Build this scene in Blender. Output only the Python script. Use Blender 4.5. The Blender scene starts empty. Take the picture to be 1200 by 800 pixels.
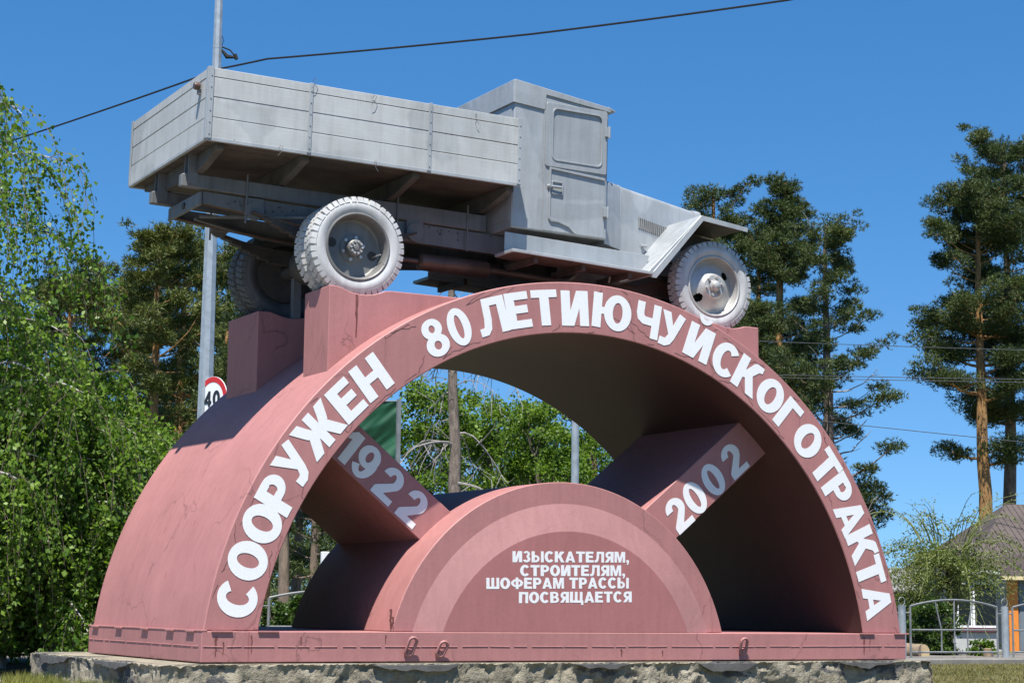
import bpy, bmesh, math, random
import numpy as np
from mathutils import Matrix, Vector

S = bpy.context.scene
COL = S.collection
rad = math.radians
# ------------------------------------------------------------------ camera
CAM = np.array([-8.3795, -13.8053, 0.4443])
YAW, PITCH, ROLL, FPX = 0.5037, 0.1413, 0.01084, 2189.0
cf = np.array([math.sin(YAW)*math.cos(PITCH), math.cos(YAW)*math.cos(PITCH), math.sin(PITCH)])
r0 = np.array([math.cos(YAW), -math.sin(YAW), 0.0]); u0 = np.cross(r0, cf)
cr = r0*math.cos(ROLL)+u0*math.sin(ROLL); cu = -r0*math.sin(ROLL)+u0*math.cos(ROLL)
cd = bpy.data.cameras.new('camera'); co = bpy.data.objects.new('camera', cd); COL.objects.link(co)
cd.sensor_width = 36.0; cd.lens = FPX/1200*36; cd.clip_start = 0.1; cd.clip_end = 5000
co.matrix_world = Matrix(((cr[0], cu[0], -cf[0], CAM[0]), (cr[1], cu[1], -cf[1], CAM[1]), (cr[2], cu[2], -cf[2], CAM[2]), (0, 0, 0, 1)))
S.camera = co
# ------------------------------------------------------------------ sky, sun, exposure
SUN_AZ, SUN_EL = rad(-127.5), rad(66.5)
sv = Vector((math.cos(SUN_AZ)*math.cos(SUN_EL), math.sin(SUN_AZ)*math.cos(SUN_EL), math.sin(SUN_EL)))
W = bpy.data.worlds.new('World'); S.world = W; W.use_nodes = True
wn = W.node_tree.nodes; wl = W.node_tree.links
sky = wn.new('ShaderNodeTexSky'); sky.sky_type = 'NISHITA'; sky.sun_disc = False
sky.sun_elevation = SUN_EL; sky.sun_rotation = math.atan2(sv.x, sv.y)
sky.altitude = 300; sky.air_density = 1.0; sky.dust_density = 0.1; sky.ozone_density = 3.0
hs = wn.new('ShaderNodeHueSaturation'); hs.inputs['Saturation'].default_value = 1.31
wn['Background'].inputs['Strength'].default_value = 0.085
wl.new(sky.outputs[0], hs.inputs['Color']); wl.new(hs.outputs[0], wn['Background'].inputs['Color'])
tc = wn.new('ShaderNodeTexCoord'); ad = wn.new('ShaderNodeVectorMath'); ad.operation = 'ADD'; ad.inputs[1].default_value = (0, 0, .12); wl.new(tc.outputs['Generated'], ad.inputs[0])
nm = wn.new('ShaderNodeVectorMath'); nm.operation = 'NORMALIZE'; wl.new(ad.outputs[0], nm.inputs[0]); wl.new(nm.outputs[0], sky.inputs['Vector'])   # clear dry air: a gentle gradient towards the horizon
sl = bpy.data.lights.new('sun', 'SUN'); sl.energy = 5.0; sl.angle = rad(0.53); sl.color = (1.0, 0.96, 0.89)
so = bpy.data.objects.new('sun', sl); COL.objects.link(so); so.rotation_euler = sv.to_track_quat('Z', 'Y').to_euler(); so.location = (-10, -12, 30)
S.view_settings.view_transform = 'Standard'; S.view_settings.look = 'None'; S.view_settings.gamma = 1.0
S.view_settings.use_curve_mapping = False; S.view_settings.exposure = 1.0
S.cycles.max_bounces = 8; S.cycles.transparent_max_bounces = 8

GZ = -0.30
def ground_z(x, y):
    """flat round the monument, falling away a little behind the fence"""
    t = min(1.0, max(0.0, (y-11.0)/24.0)); return GZ - 0.52*t*t*(3-2*t)
def place(px, d):
    """ground point d metres ahead of the camera on the sight line through column px"""
    f = np.array([math.sin(YAW), math.cos(YAW)]); r = np.array([math.cos(YAW), -math.sin(YAW)])
    p = CAM[:2]+f*d+r*d*(px-600)/FPX
    return float(p[0]), float(p[1])
def z_at(px, py, d):
    v = cf+cr*(px-600)/FPX-cu*(py-400)/FPX
    h = v[0]*math.sin(YAW)+v[1]*math.cos(YAW)
    return float(CAM[2]+v[2]*d/h)
# ------------------------------------------------------------------ materials
MATS = {}
def nodes(name):
    m = bpy.data.materials.new(name); m.use_nodes = True; MATS[name] = m
    n = m.node_tree.nodes; l = m.node_tree.links
    return m, n, l, n['Principled BSDF']
def noise(n, l, scale, detail=4, rough=0.55, vec=None, dist=0.0):
    t = n.new('ShaderNodeTexNoise'); t.inputs['Scale'].default_value = scale; t.inputs['Detail'].default_value = detail
    t.inputs['Roughness'].default_value = rough; t.inputs['Distortion'].default_value = dist
    if vec is not None: l.new(vec, t.inputs['Vector'])
    return t.outputs['Fac']
def coords(n, l, scale=(1, 1, 1), kind='Object'):
    c = n.new('ShaderNodeTexCoord'); mp = n.new('ShaderNodeMapping'); mp.inputs['Scale'].default_value = scale
    l.new(c.outputs[kind], mp.inputs['Vector']); return mp.outputs[0]
def ramp(n, l, fac, stops):
    r = n.new('ShaderNodeValToRGB'); e = r.color_ramp.elements
    while len(e) < len(stops): e.new(0.5)
    for k, (p, c) in enumerate(stops):
        e[k].position = p; e[k].color = (*c, 1) if len(c) == 3 else c
    l.new(fac, r.inputs['Fac']); return r.outputs['Color']
def mixc(n, l, fac, a, b, mode='MIX'):
    m = n.new('ShaderNodeMix'); m.data_type = 'RGBA'; m.blend_type = mode
    if isinstance(fac, (int, float)): m.inputs[0].default_value = fac
    else: l.new(fac, m.inputs[0])
    for s, v in ((6, a), (7, b)):
        if isinstance(v, tuple): m.inputs[s].default_value = (*v, 1)
        else: l.new(v, m.inputs[s])
    return m.outputs[2]
def bump(n, l, bsdf, h, strength=0.3, dist=0.01):
    b = n.new('ShaderNodeBump'); b.inputs['Strength'].default_value = strength; b.inputs['Distance'].default_value = dist
    l.new(h, b.inputs['Height']); l.new(b.outputs[0], bsdf.inputs['Normal'])
def plain(name, c, rough=0.6, metal=0.0, var=0.12, scale=6.0, bmp=0.0, kind='Object'):
    m, n, l, b = nodes(name)
    v = coords(n, l, kind=kind); f = noise(n, l, scale, 5, 0.6, v)
    lo = tuple(x*(1-var) for x in c); hi = tuple(min(1, x*(1+var)) for x in c)
    l.new(ramp(n, l, f, [(0.3, lo), (0.7, hi)]), b.inputs['Base Color'])
    b.inputs['Roughness'].default_value = rough; b.inputs['Metallic'].default_value = metal
    if bmp: bump(n, l, b, noise(n, l, scale*8, 4, 0.6, v), bmp, 0.004)
    return m

def painted_concrete(name, c, crack=0.75):
    m, n, l, b = nodes(name)
    v = coords(n, l); vs = coords(n, l, (5, 5, 0.7))
    f1 = noise(n, l, 1.3, 6, 0.65, v); f2 = noise(n, l, 3.0, 5, 0.6, vs); f3 = noise(n, l, 40, 3, 0.6, v)
    lo = tuple(x*0.88 for x in c); hi = tuple(x*1.09 for x in c)
    col = ramp(n, l, f1, [(0.3, lo), (0.72, hi)])
    streak = ramp(n, l, f2, [(0.33, (0.82, 0.78, 0.78)), (0.62, (1.04, 1.04, 1.04))])
    col = mixc(n, l, 0.42, col, streak, 'MULTIPLY')
    speck = ramp(n, l, f3, [(0.3, (0.86, 0.86, 0.86)), (0.6, (1, 1, 1))])
    col = mixc(n, l, 0.5, col, speck, 'MULTIPLY')
    # hairline cracks
    nz = n.new('ShaderNodeTexNoise'); nz.inputs['Scale'].default_value = 2.2; nz.inputs['Detail'].default_value = 5; l.new(v, nz.inputs['Vector'])
    ad = n.new('ShaderNodeVectorMath'); ad.operation = 'MULTIPLY_ADD'; l.new(nz.outputs['Color'], ad.inputs[0]); ad.inputs[1].default_value = (0.55, 0.55, 0.55); l.new(v, ad.inputs[2])
    vo = n.new('ShaderNodeTexVoronoi'); vo.feature = 'DISTANCE_TO_EDGE'; vo.inputs['Scale'].default_value = 1.15; l.new(ad.outputs[0], vo.inputs['Vector'])
    ck = ramp(n, l, vo.outputs['Distance'], [(0.0, (1, 1, 1)), (0.010, (0, 0, 0))])
    mk = ramp(n, l, noise(n, l, 0.9, 2, 0.5, v), [(0.46, (0, 0, 0)), (0.54, (crack, crack, crack))])
    ckm = mixc(n, l, 1.0, ck, mk, 'MULTIPLY')
    col = mixc(n, l, ckm, col, tuple(x*0.45 for x in c))
    # rust-brown runs
    vr = coords(n, l, (9, 9, 0.5)); fr = noise(n, l, 1.6, 3, 0.5, vr)
    rr = ramp(n, l, fr, [(0.69, (0, 0, 0)), (0.735, (0.55, 0.55, 0.55))])
    col = mixc(n, l, rr, col, (c[0]*0.62, c[1]*0.42, c[2]*0.40))
    l.new(col, b.inputs['Base Color']); b.inputs['Roughness'].default_value = 0.62
    bump(n, l, b, noise(n, l, 55, 4, 0.65, v), 0.25, 0.004)
    return m
painted_concrete('pink_paint', (0.345, 0.150, 0.143))
painted_concrete('light_pink_paint', (0.350, 0.168, 0.160), 0.25)
painted_concrete('panel_paint', (0.325, 0.126, 0.121), 0.15)
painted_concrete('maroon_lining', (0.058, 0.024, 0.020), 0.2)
def letter_mat():
    m, n, l, b = nodes('letter_white'); v = coords(n, l, kind='Object')
    f = noise(n, l, 60, 4, 0.6, v); l.new(ramp(n, l, f, [(0.3, (0.62, 0.63, 0.65)), (0.65, (0.74, 0.74, 0.74))]), b.inputs['Base Color'])
    b.inputs['Roughness'].default_value = 0.55; bump(n, l, b, f, 0.5, 0.004)
letter_mat()
def silver(name, c, metal, rough, dirt=0.5, grain=False):
    m, n, l, b = nodes(name); v = coords(n, l); vs = coords(n, l, (6, 6, 0.6))
    f = noise(n, l, 2.6, 6, 0.65, v); f2 = noise(n, l, 2.0, 5, 0.65, vs)
    col = ramp(n, l, f, [(0.28, tuple(x*0.86 for x in c)), (0.7, tuple(x*1.10 for x in c))])
    st = ramp(n, l, f2, [(0.30, (0.70, 0.69, 0.68)), (0.55, (1, 1, 1))])
    col = mixc(n, l, dirt, col, st, 'MULTIPLY')
    sp = ramp(n, l, noise(n, l, 15, 5, 0.75, v), [(0.67, (0, 0, 0)), (0.72, (0.8, 0.8, 0.8))])
    col = mixc(n, l, sp, col, (c[0]*0.55, c[1]*0.45, c[2]*0.38))
    pt = ramp(n, l, noise(n, l, 1.1, 3, 0.5, v, 0.8), [(0.44, (0.84, 0.85, 0.86)), (0.47, (1.04, 1.04, 1.04))])
    col = mixc(n, l, 0.7, col, pt, 'MULTIPLY')
    l.new(col, b.inputs['Base Color']); b.inputs['Metallic'].default_value = metal
    l.new(ramp(n, l, f, [(0.3, (rough+0.1,)*3), (0.7, (rough-0.06,)*3)]), b.inputs['Roughness'])
    h = mixc(n, l, 0.4, noise(n, l, 2.4, 3, 0.5, v), noise(n, l, 9 if grain else 50, 4, 0.6, coords(n, l, (.35, 4, 7)) if grain else v)); bump(n, l, b, h, 0.16 if grain else 0.26, 0.012)
silver('silver_paint', (0.325, 0.345, 0.357), 0.15, 0.48)
silver('silver_wood', (0.392, 0.402, 0.398), 0.05, 0.55, 0.5, True)
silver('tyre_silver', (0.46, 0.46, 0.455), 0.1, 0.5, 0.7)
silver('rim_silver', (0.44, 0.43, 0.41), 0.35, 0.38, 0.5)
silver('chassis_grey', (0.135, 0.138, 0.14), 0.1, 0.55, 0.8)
silver('dish_shade_grey', (0.165, 0.162, 0.155), 0.2, 0.5, 0.6)  # rear rim silver darkened: the dish's shade is put into the colour
silver('tyre_dark', (0.085, 0.088, 0.092), 0.05, 0.6, 0.6)  # far-side tyres: worn bare rubber, with the bed's shade in the colour
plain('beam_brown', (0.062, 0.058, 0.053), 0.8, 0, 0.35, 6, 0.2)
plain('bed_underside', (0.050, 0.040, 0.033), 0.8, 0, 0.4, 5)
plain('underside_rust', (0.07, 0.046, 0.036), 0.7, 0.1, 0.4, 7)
plain('muffler_brown', (0.095, 0.058, 0.042), 0.45, 0.3, 0.3, 6)
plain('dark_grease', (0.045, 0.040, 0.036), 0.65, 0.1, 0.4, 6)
plain('lamp_brown', (0.09, 0.05, 0.035), 0.35, 0, 0.2)
plain('galvanised', (0.36, 0.39, 0.405), 0.42, 0.45, 0.18, 9)
plain('fence_grey', (0.19, 0.20, 0.20), 0.5, 0.2, 0.25, 5)
plain('sign_white', (0.75, 0.76, 0.78), 0.4, 0, 0.04)
plain('sign_red', (0.50, 0.022, 0.018), 0.4, 0, 0.06)
plain('sign_black', (0.015, 0.015, 0.016), 0.4, 0, 0.05)
plain('cable_black', (0.008, 0.008, 0.009), 0.9, 0, 0.1)
plain('wire_grey', (0.06, 0.062, 0.066), 0.5, 0, 0.1)
plain('tarp_green', (0.005, 0.058, 0.022), 0.45, 0, 0.3, 2.5, 0.2)
plain('white_post', (0.72, 0.72, 0.72), 0.6, 0, 0.06)
plain('siding', (0.40, 0.42, 0.41), 0.7, 0, 0.1)
plain('limewash', (0.40, 0.40, 0.39), 0.8, 0, 0.15, 2)
plain('window_white', (0.75, 0.75, 0.75), 0.5, 0, 0.05)
plain('sill_red', (0.09, 0.012, 0.02), 0.5, 0, 0.1)
plain('roof_brown', (0.075, 0.058, 0.050), 0.6, 0.1, 0.25, 1.5)
plain('canopy_brown', (0.07, 0.05, 0.045), 0.45, 0.2, 0.15, 2)
plain('orange_paint', (0.62, 0.20, 0.025), 0.55, 0, 0.08, 3)
plain('kiosk_grey', (0.13, 0.155, 0.18), 0.6, 0, 0.08, 2)
plain('kiosk_cream', (0.55, 0.45, 0.25), 0.6, 0, 0.08, 2)
plain('shed_wall', (0.10, 0.045, 0.032), 0.8, 0, 0.2, 3)
plain('shed_roof', (0.17, 0.17, 0.168), 0.7, 0, 0.2, 2)
plain('cut_wood', (0.48, 0.36, 0.20), 0.8, 0, 0.2, 20)
plain('log_bark', (0.20, 0.15, 0.10), 0.9, 0, 0.4, 20, 0.4)
plain('kerb_concrete', (0.17, 0.162, 0.145), 0.9, 0, 0.2, 6, 0.4)
plain('path_grey', (0.145, 0.132, 0.115), 0.95, 0, 0.25, 2, 0.4)
plain('paving', (0.27, 0.26, 0.235), 0.9, 0, 0.2, 3, 0.4)
plain('twig', (0.10, 0.075, 0.055), 0.8, 0, 0.3, 12)
plain('dead_twig', (0.23, 0.21, 0.195), 0.85, 0, 0.25, 9)
plain('green_twig', (0.17, 0.19, 0.06), 0.8, 0, 0.3, 9)
def glass():
    m, n, l, b = nodes('window_glass'); b.inputs['Base Color'].default_value = (0.012, 0.016, 0.018, 1); b.inputs['Roughness'].default_value = 0.15; b.inputs['Specular IOR Level'].default_value = 0.2
glass()
def concrete():
    m, n, l, b = nodes('old_concrete'); v = coords(n, l); vs = coords(n, l, (1, 1, 2.2))
    f = noise(n, l, 4.5, 8, 0.7, v); f2 = noise(n, l, 1.1, 6, 0.68, vs, 0.4); f3 = noise(n, l, 36, 5, 0.7, v)
    col = ramp(n, l, f, [(0.28, (0.13, 0.11, 0.078)), (0.50, (0.27, 0.238, 0.175)), (0.75, (0.42, 0.378, 0.29))])
    dk = ramp(n, l, f2, [(0.56, (0, 0, 0)), (0.59, (1, 1, 1))])
    col = mixc(n, l, dk, col, ramp(n, l, f3, [(0.3, (0.045, 0.044, 0.044)), (0.7, (0.115, 0.112, 0.11))]))
    moss = ramp(n, l, noise(n, l, 2.3, 5, 0.7, v), [(0.62, (0, 0, 0)), (0.72, (0.55, 0.55, 0.55))])
    col = mixc(n, l, moss, col, (0.14, 0.13, 0.055))
    l.new(col, b.inputs['Base Color']); b.inputs['Roughness'].default_value = 0.95
    h = mixc(n, l, 0.45, f, f3); bump(n, l, b, h, 0.9, 0.05)
concrete()
def ground_mat():
    m, n, l, b = nodes('ground_soil'); v = coords(n, l)
    f = noise(n, l, 0.35, 6, 0.65, v); f2 = noise(n, l, 14, 5, 0.7, v)
    col = ramp(n, l, f, [(0.35, (0.075, 0.080, 0.030)), (0.62, (0.15, 0.135, 0.075))])
    col = mixc(n, l, 0.6, col, ramp(n, l, f2, [(0.3, (0.55, 0.55, 0.5)), (0.7, (1.2, 1.2, 1.2))]), 'MULTIPLY')
    l.new(col, b.inputs['Base Color']); b.inputs['Roughness'].default_value = 1.0; bump(n, l, b, f2, 0.6, 0.03)
ground_mat()
def leaf_mat(name, c1, c2, trans=0.35, rough=0.45, spec=0.35, scale=1.2):
    m, n, l, b = nodes(name); geo = n.new('ShaderNodeNewGeometry'); v = coords(n, l)
    f = noise(n, l, scale, 3, 0.6, v)
    mx = n.new('ShaderNodeMath'); mx.operation = 'MULTIPLY_ADD'; l.new(geo.outputs['Random Per Island'], mx.inputs[0]); mx.inputs[1].default_value = 0.6
    m2 = n.new('ShaderNodeMath'); m2.operation = 'MULTIPLY_ADD'; l.new(f, m2.inputs[0]); m2.inputs[1].default_value = 1.2; m2.inputs[2].default_value = -0.4
    l.new(m2.outputs[0], mx.inputs[2])
    col = ramp(n, l, mx.outputs[0], [(0.15, c1), (0.85, c2)])
    l.new(col, b.inputs['Base Color']); b.inputs['Roughness'].default_value = rough; b.inputs['Specular IOR Level'].default_value = spec
    tr = n.new('ShaderNodeBsdfTranslucent'); tc = mixc(n, l, 1.0, col, (1.15, 1.25, 0.55), 'MULTIPLY'); l.new(tc, tr.inputs['Color'])
    ms = n.new('ShaderNodeMixShader'); ms.inputs[0].default_value = trans
    l.new(b.outputs[0], ms.inputs[1]); l.new(tr.outputs[0], ms.inputs[2]); l.new(ms.outputs[0], n['Material Output'].inputs['Surface'])
leaf_mat('birch_leaf', (0.048, 0.112, 0.014), (0.185, 0.285, 0.040), 0.42, 0.45, 0.32, 0.9)
leaf_mat('poplar_leaf', (0.045, 0.100, 0.014), (0.165, 0.25, 0.030), 0.45, 0.5, 0.3, 0.6)
leaf_mat('willow_leaf', (0.070, 0.105, 0.022), (0.20, 0.225, 0.055), 0.4, 0.45, 0.4, 0.8)
leaf_mat('pine_needle', (0.020, 0.040, 0.013), (0.092, 0.118, 0.030), 0.15, 0.55, 0.3, 0.35)
leaf_mat('pine_needle_olive', (0.032, 0.054, 0.013), (0.135, 0.152, 0.032), 0.15, 0.55, 0.3, 0.35)
leaf_mat('shrub_leaf', (0.020, 0.050, 0.010), (0.085, 0.14, 0.024), 0.3, 0.45, 0.35, 1.0)
leaf_mat('grass_blade', (0.085, 0.085, 0.025), (0.25, 0.215, 0.085), 0.3, 0.7, 0.2, 0.8)
leaf_mat('weed_blade', (0.10, 0.13, 0.028), (0.26, 0.25, 0.07), 0.3, 0.7, 0.2, 2.0)
def bark(name, lo, hi, scale):
    m, n, l, b = nodes(name); v = coords(n, l, (scale, scale, scale*0.3)); f = noise(n, l, 1.0, 6, 0.7, v, 0.6)
    l.new(ramp(n, l, f, [(0.32, lo), (0.62, hi)]), b.inputs['Base Color']); b.inputs['Roughness'].default_value = 0.95; bump(n, l, b, f, 0.9, 0.03)
bark('pine_bark_orange', (0.12, 0.065, 0.026), (0.36, 0.20, 0.075), 7)
bark('pine_bark_grey', (0.06, 0.045, 0.035), (0.20, 0.15, 0.11), 8)
bark('dead_bark', (0.055, 0.042, 0.034), (0.20, 0.16, 0.13), 14)
bark('birch_bark', (0.10, 0.09, 0.085), (0.60, 0.58, 0.55), 5)
# ------------------------------------------------------------------ mesh helpers
class MB:
    def __init__(s): s.v = []; s.f = []
    def add(s, vs, fs, M=None):
        k = len(s.v)
        if M is not None: vs = [tuple(M @ Vector(p)) for p in vs]
        s.v += [tuple(p) for p in vs]; s.f += [tuple(i+k for i in f) for f in fs]; return s
    def box(s, x0, x1, y0, y1, z0, z1, M=None):
        return s.add([(x0, y0, z0), (x1, y0, z0), (x1, y1, z0), (x0, y1, z0), (x0, y0, z1), (x1, y0, z1), (x1, y1, z1), (x0, y1, z1)],
                     [(0, 3, 2, 1), (4, 5, 6, 7), (0, 1, 5, 4), (1, 2, 6, 5), (2, 3, 7, 6), (3, 0, 4, 7)], M)
    def prism(s, poly, axis, a, b, M=None):
        """polygon in the two other axes, extruded along axis from a to b"""
        def P(p, h): return {'x': (h, p[0], p[1]), 'y': (p[0], h, p[1]), 'z': (p[0], p[1], h)}[axis]
        n = len(poly); vs = [P(p, a) for p in poly]+[P(p, b) for p in poly]
        fs = [tuple(range(n)), tuple(range(2*n-1, n-1, -1))]+[(i, i+n, (i+1) % n+n, (i+1) % n) for i in range(n)]
        return s.add(vs, fs, M)
    def tube(s, pts, r, n=8, cap=True, M=None):
        pts = [Vector(p) for p in pts]; m = len(pts)
        rs = [r]*m if isinstance(r, (int, float)) else list(r)
        vs = []; fs = []; up = None
        for i, p in enumerate(pts):
            d = (pts[min(i+1, m-1)]-pts[max(i-1, 0)])
            d = d.normalized() if d.length > 1e-9 else Vector((0, 0, 1))
            if up is None:
                up = d.orthogonal().normalized()
            else:
                up = up-d*up.dot(d); up = up.normalized() if up.length > 1e-6 else d.orthogonal().normalized()
            w = d.cross(up)
            for k in range(n):
                a = 2*math.pi*k/n; vs.append(p+(up*math.cos(a)+w*math.sin(a))*rs[i])
        for i in range(m-1):
            for k in range(n):
                fs.append((i*n+k, i*n+(k+1) % n, (i+1)*n+(k+1) % n, (i+1)*n+k))
        if cap: fs += [tuple(range(n-1, -1, -1)), tuple((m-1)*n+k for k in range(n))]
        return s.add(vs, fs, M)
    def lathe(s, prof, n=48, c=(0, 0, 0), close=False, skip=None, M=None):
        """profile of (radius, y) turned about the y axis"""
        vs = []; fs = []; m = len(prof)
        for (r, y) in prof:
            for k in range(n):
                a = 2*math.pi*k/n; vs.append((c[0]+r*math.cos(a), c[1]+y, c[2]+r*math.sin(a)))
        for i in range(m if close else m-1):
            j = (i+1) % m
            for k in range(n):
                k2 = (k+1) % n
                if skip:
                    rm = (prof[i][0]+prof[j][0])/2; am = 2*math.pi*(k+.5)/n
                    if skip(rm*math.cos(am), rm*math.sin(am)): continue
                fs.append((i*n+k, j*n+k, j*n+k2, i*n+k2))
        return s.add(vs, fs, M)
    def build(s, name, mat, parent=None, bevel=0.0, smooth=None, kind=None, loc=None, off=None):
        me = bpy.data.meshes.new(name); me.from_pydata(s.v, [], s.f)
        bm = bmesh.new(); bm.from_mesh(me)
        if off is not None: bmesh.ops.translate(bm, verts=bm.verts, vec=off)
        bmesh.ops.recalc_face_normals(bm, faces=bm.faces)
        if bevel:
            es = [e for e in bm.edges if len(e.link_faces) == 2 and e.calc_face_angle(0) > 0.5]
            bmesh.ops.bevel(bm, geom=es, offset=bevel, segments=1, affect='EDGES', clamp_overlap=True)
        bm.to_mesh(me); bm.free()
        if smooth is not None:
            me.shade_smooth(); me.set_sharp_from_angle(angle=rad(smooth))
        return link(name, me, mat, parent, kind, loc)
def link(name, me, mat, parent=None, kind=None, loc=None):
    if mat and not me.materials: me.materials.append(MATS[mat])
    o = bpy.data.objects.new(name, me); COL.objects.link(o)
    if parent: o.parent = parent
    if kind: o['kind'] = kind
    if loc: o.location = loc
    return o
def empty(name, loc=(0, 0, 0), rz=0.0):
    o = bpy.data.objects.new(name, None); COL.objects.link(o); o.location = loc; o.rotation_euler = (0, 0, rz); o.empty_display_size = 0.2; return o
def tag(o, label, cat, group=None):
    o['label'] = label; o['category'] = cat
    if group: o['group'] = group
    return o
def fast_mesh(name, V, F):
    """V (n,3) and F (m,k) arrays, every face k-sided"""
    V = np.asarray(V, np.float32); F = np.asarray(F, np.int32); me = bpy.data.meshes.new(name); k = F.shape[1]
    me.vertices.add(len(V)); me.vertices.foreach_set('co', V.ravel())
    me.loops.add(F.size); me.loops.foreach_set('vertex_index', F.ravel())
    me.polygons.add(len(F)); me.polygons.foreach_set('loop_start', np.arange(0, F.size, k, dtype=np.int32))
    me.update(calc_edges=True); return me
def unit(a): return a/np.maximum(np.linalg.norm(a, axis=-1, keepdims=True), 1e-9)
def leaves(c, d, L, Wd, rng, fold=0.25):
    """rhombic leaves at c pointing along d"""
    n = len(c); d = unit(d); s = unit(np.cross(d, rng.normal(size=(n, 3)))); nn = np.cross(d, s)
    L = np.broadcast_to(L, n)[:, None]; Wd = np.broadcast_to(Wd, n)[:, None]
    a = c; b = c+d*L*.42+s*Wd*.5+nn*Wd*fold; t = c+d*L; e = c+d*L*.42-s*Wd*.5+nn*Wd*fold
    V = np.stack([a, b, t, e], 1).reshape(-1, 3); F = np.arange(4*n).reshape(n, 4); return V, F
def spikes(c, d, L, Wd, rng, k=6, spread=0.9):
    """pine tufts: k thin triangles fanning out from c about d"""
    n = len(c); cc = np.repeat(c, k, 0); dd = unit(np.repeat(unit(d), k, 0)+rng.normal(size=(n*k, 3))*spread)
    s = unit(np.cross(dd, rng.normal(size=(n*k, 3)))); L = (L*rng.uniform(.7, 1.25, n*k))[:, None]
    V = np.stack([cc-s*Wd, cc+s*Wd, cc+dd*L], 1).reshape(-1, 3); return V, np.arange(3*n*k).reshape(-1, 3)

# ------------------------------------------------------------------ setting
def build_ground():
    xs = np.concatenate([[-2500, -900, -300, -120], np.arange(-60, 121, 4), [200, 400, 1000, 2500]])
    ys = np.concatenate([[-2500, -800, -200, -60], np.arange(-30, 121, 4), [200, 400, 1000, 2500]])
    V = [(x, y, ground_z(x, y)) for y in ys for x in xs]; nx = len(xs)
    F = [(j*nx+i, j*nx+i+1, (j+1)*nx+i+1, (j+1)*nx+i) for j in range(len(ys)-1) for i in range(nx-1)]
    o = link('ground', fast_mesh('ground', V, F), 'ground_soil', kind='structure')
    MB().box(-11, -3.92, -12, 4.4, GZ-.1, GZ+.012).build('pavement', 'paving', kind='structure')
    MB().box(-9, 40, 7.05, 10.3, GZ-.15, GZ+.07).build('path', 'path_grey', kind='structure', bevel=.01)
    root = MB().box(-9, 40, 6.86, 7.05, GZ-.2, GZ+.02).build('kerb', 'kerb_concrete', kind='structure')
    k0 = MB().box(0.006, .994, 6.83, 7.052, GZ-.1, GZ+.085).build('kerb_stone', 'kerb_concrete', root, bevel=.012)
    for i in range(24):
        o = k0 if i == 0 else k0.copy()
        if i: COL.objects.link(o)
        o.location = (-2+i, 0, random.Random(i).uniform(-.006, .006))
build_ground()

# ------------------------------------------------------------------ monument
R, RI, ZC, D, HB, WB = 3.474, 3.028, -0.216, 2.905, 0.243, 3.462
DR, DX, DZ = 1.674, -0.225, -0.163
mon = empty('arch_monument', (0, 0, 0))
tag(mon, 'dusty pink concrete arch monument with white Cyrillic lettering and half-disc plaque', 'monument')
def arc_pts(r, x0, zc, z0, n):
    a0 = math.asin((z0-zc)/r); return [(x0+r*math.cos(a), zc+r*math.sin(a)) for a in np.linspace(math.pi-a0, a0, n)]
def build_arch():
    n = 97; o = arc_pts(R, 0, ZC, HB, n); i = arc_pts(RI, 0, ZC, HB, n)
    rg = random.Random(3); mb = MB(); vs = []; fs = []
    for y in (0, D):
        vs += [(p[0], y, p[1]) for p in o]+[(p[0], y, p[1]) for p in i]
    N = 2*n
    for k in range(n-1):
        fs += [(k, k+1, n+k+1, n+k), (N+k, N+n+k, N+n+k+1, N+k+1), (k, N+k, N+k+1, k+1), (n+k, n+k+1, N+n+k+1, N+n+k)]
    fs += [(0, n, N+n, N), (n-1, N+n-1, N+2*n-1, 2*n-1)]
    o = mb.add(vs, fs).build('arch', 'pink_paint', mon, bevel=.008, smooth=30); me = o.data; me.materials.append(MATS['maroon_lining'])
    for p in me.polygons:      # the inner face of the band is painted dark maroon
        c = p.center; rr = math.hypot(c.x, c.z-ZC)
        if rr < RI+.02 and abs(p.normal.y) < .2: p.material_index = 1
    return o
arch = build_arch()
# base: shallow steel-clad slab with tabs, weld line and lifting lugs
BF = -.060; WL = WB+.015
bs = MB().box(-WL, WB-.012, BF, D+.012, 0.004, HB-.002).build('base_frame', 'pink_paint', mon, bevel=.006)
mb = MB(); rg = random.Random(8)
x = -WB
while x < WB-.05:
    w = rg.uniform(.10, .34); mb.tube([(x, BF-.001, .125+rg.uniform(-.002, .002)), (min(x+w, WB), BF-.001, .125+rg.uniform(-.002, .002))], .0045, 5); x += w+rg.uniform(.005, .05)
y = 0
while y < D:
    w = rg.uniform(.1, .34); mb.tube([(-WL-.001, y, .127), (-WL-.001, min(y+w, D), .127)], .0045, 5); y += w+rg.uniform(.005, .05)
mb.build('weld_bead', 'pink_paint', bs, kind='stuff')
lip = MB().box(-WL-.004, -WB+.03, BF-.002, D+.03, HB-.004, HB+.008)
lip.build('lip_plate', 'pink_paint', bs, bevel=.002)
for yy in (.10, .58, 1.22, 1.93, 2.62):
    MB().box(-WL-.020, -WL-.0, yy, yy+.17, HB-.010, HB+.002).build('tab', 'pink_paint', bs, bevel=.002)
for xx in (-3.40, -3.02, 2.90, 3.31):
    MB().box(xx, xx+.17, BF-.016, BF, HB-.010, HB+.002).build('tab', 'pink_paint', bs, bevel=.002)
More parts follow.
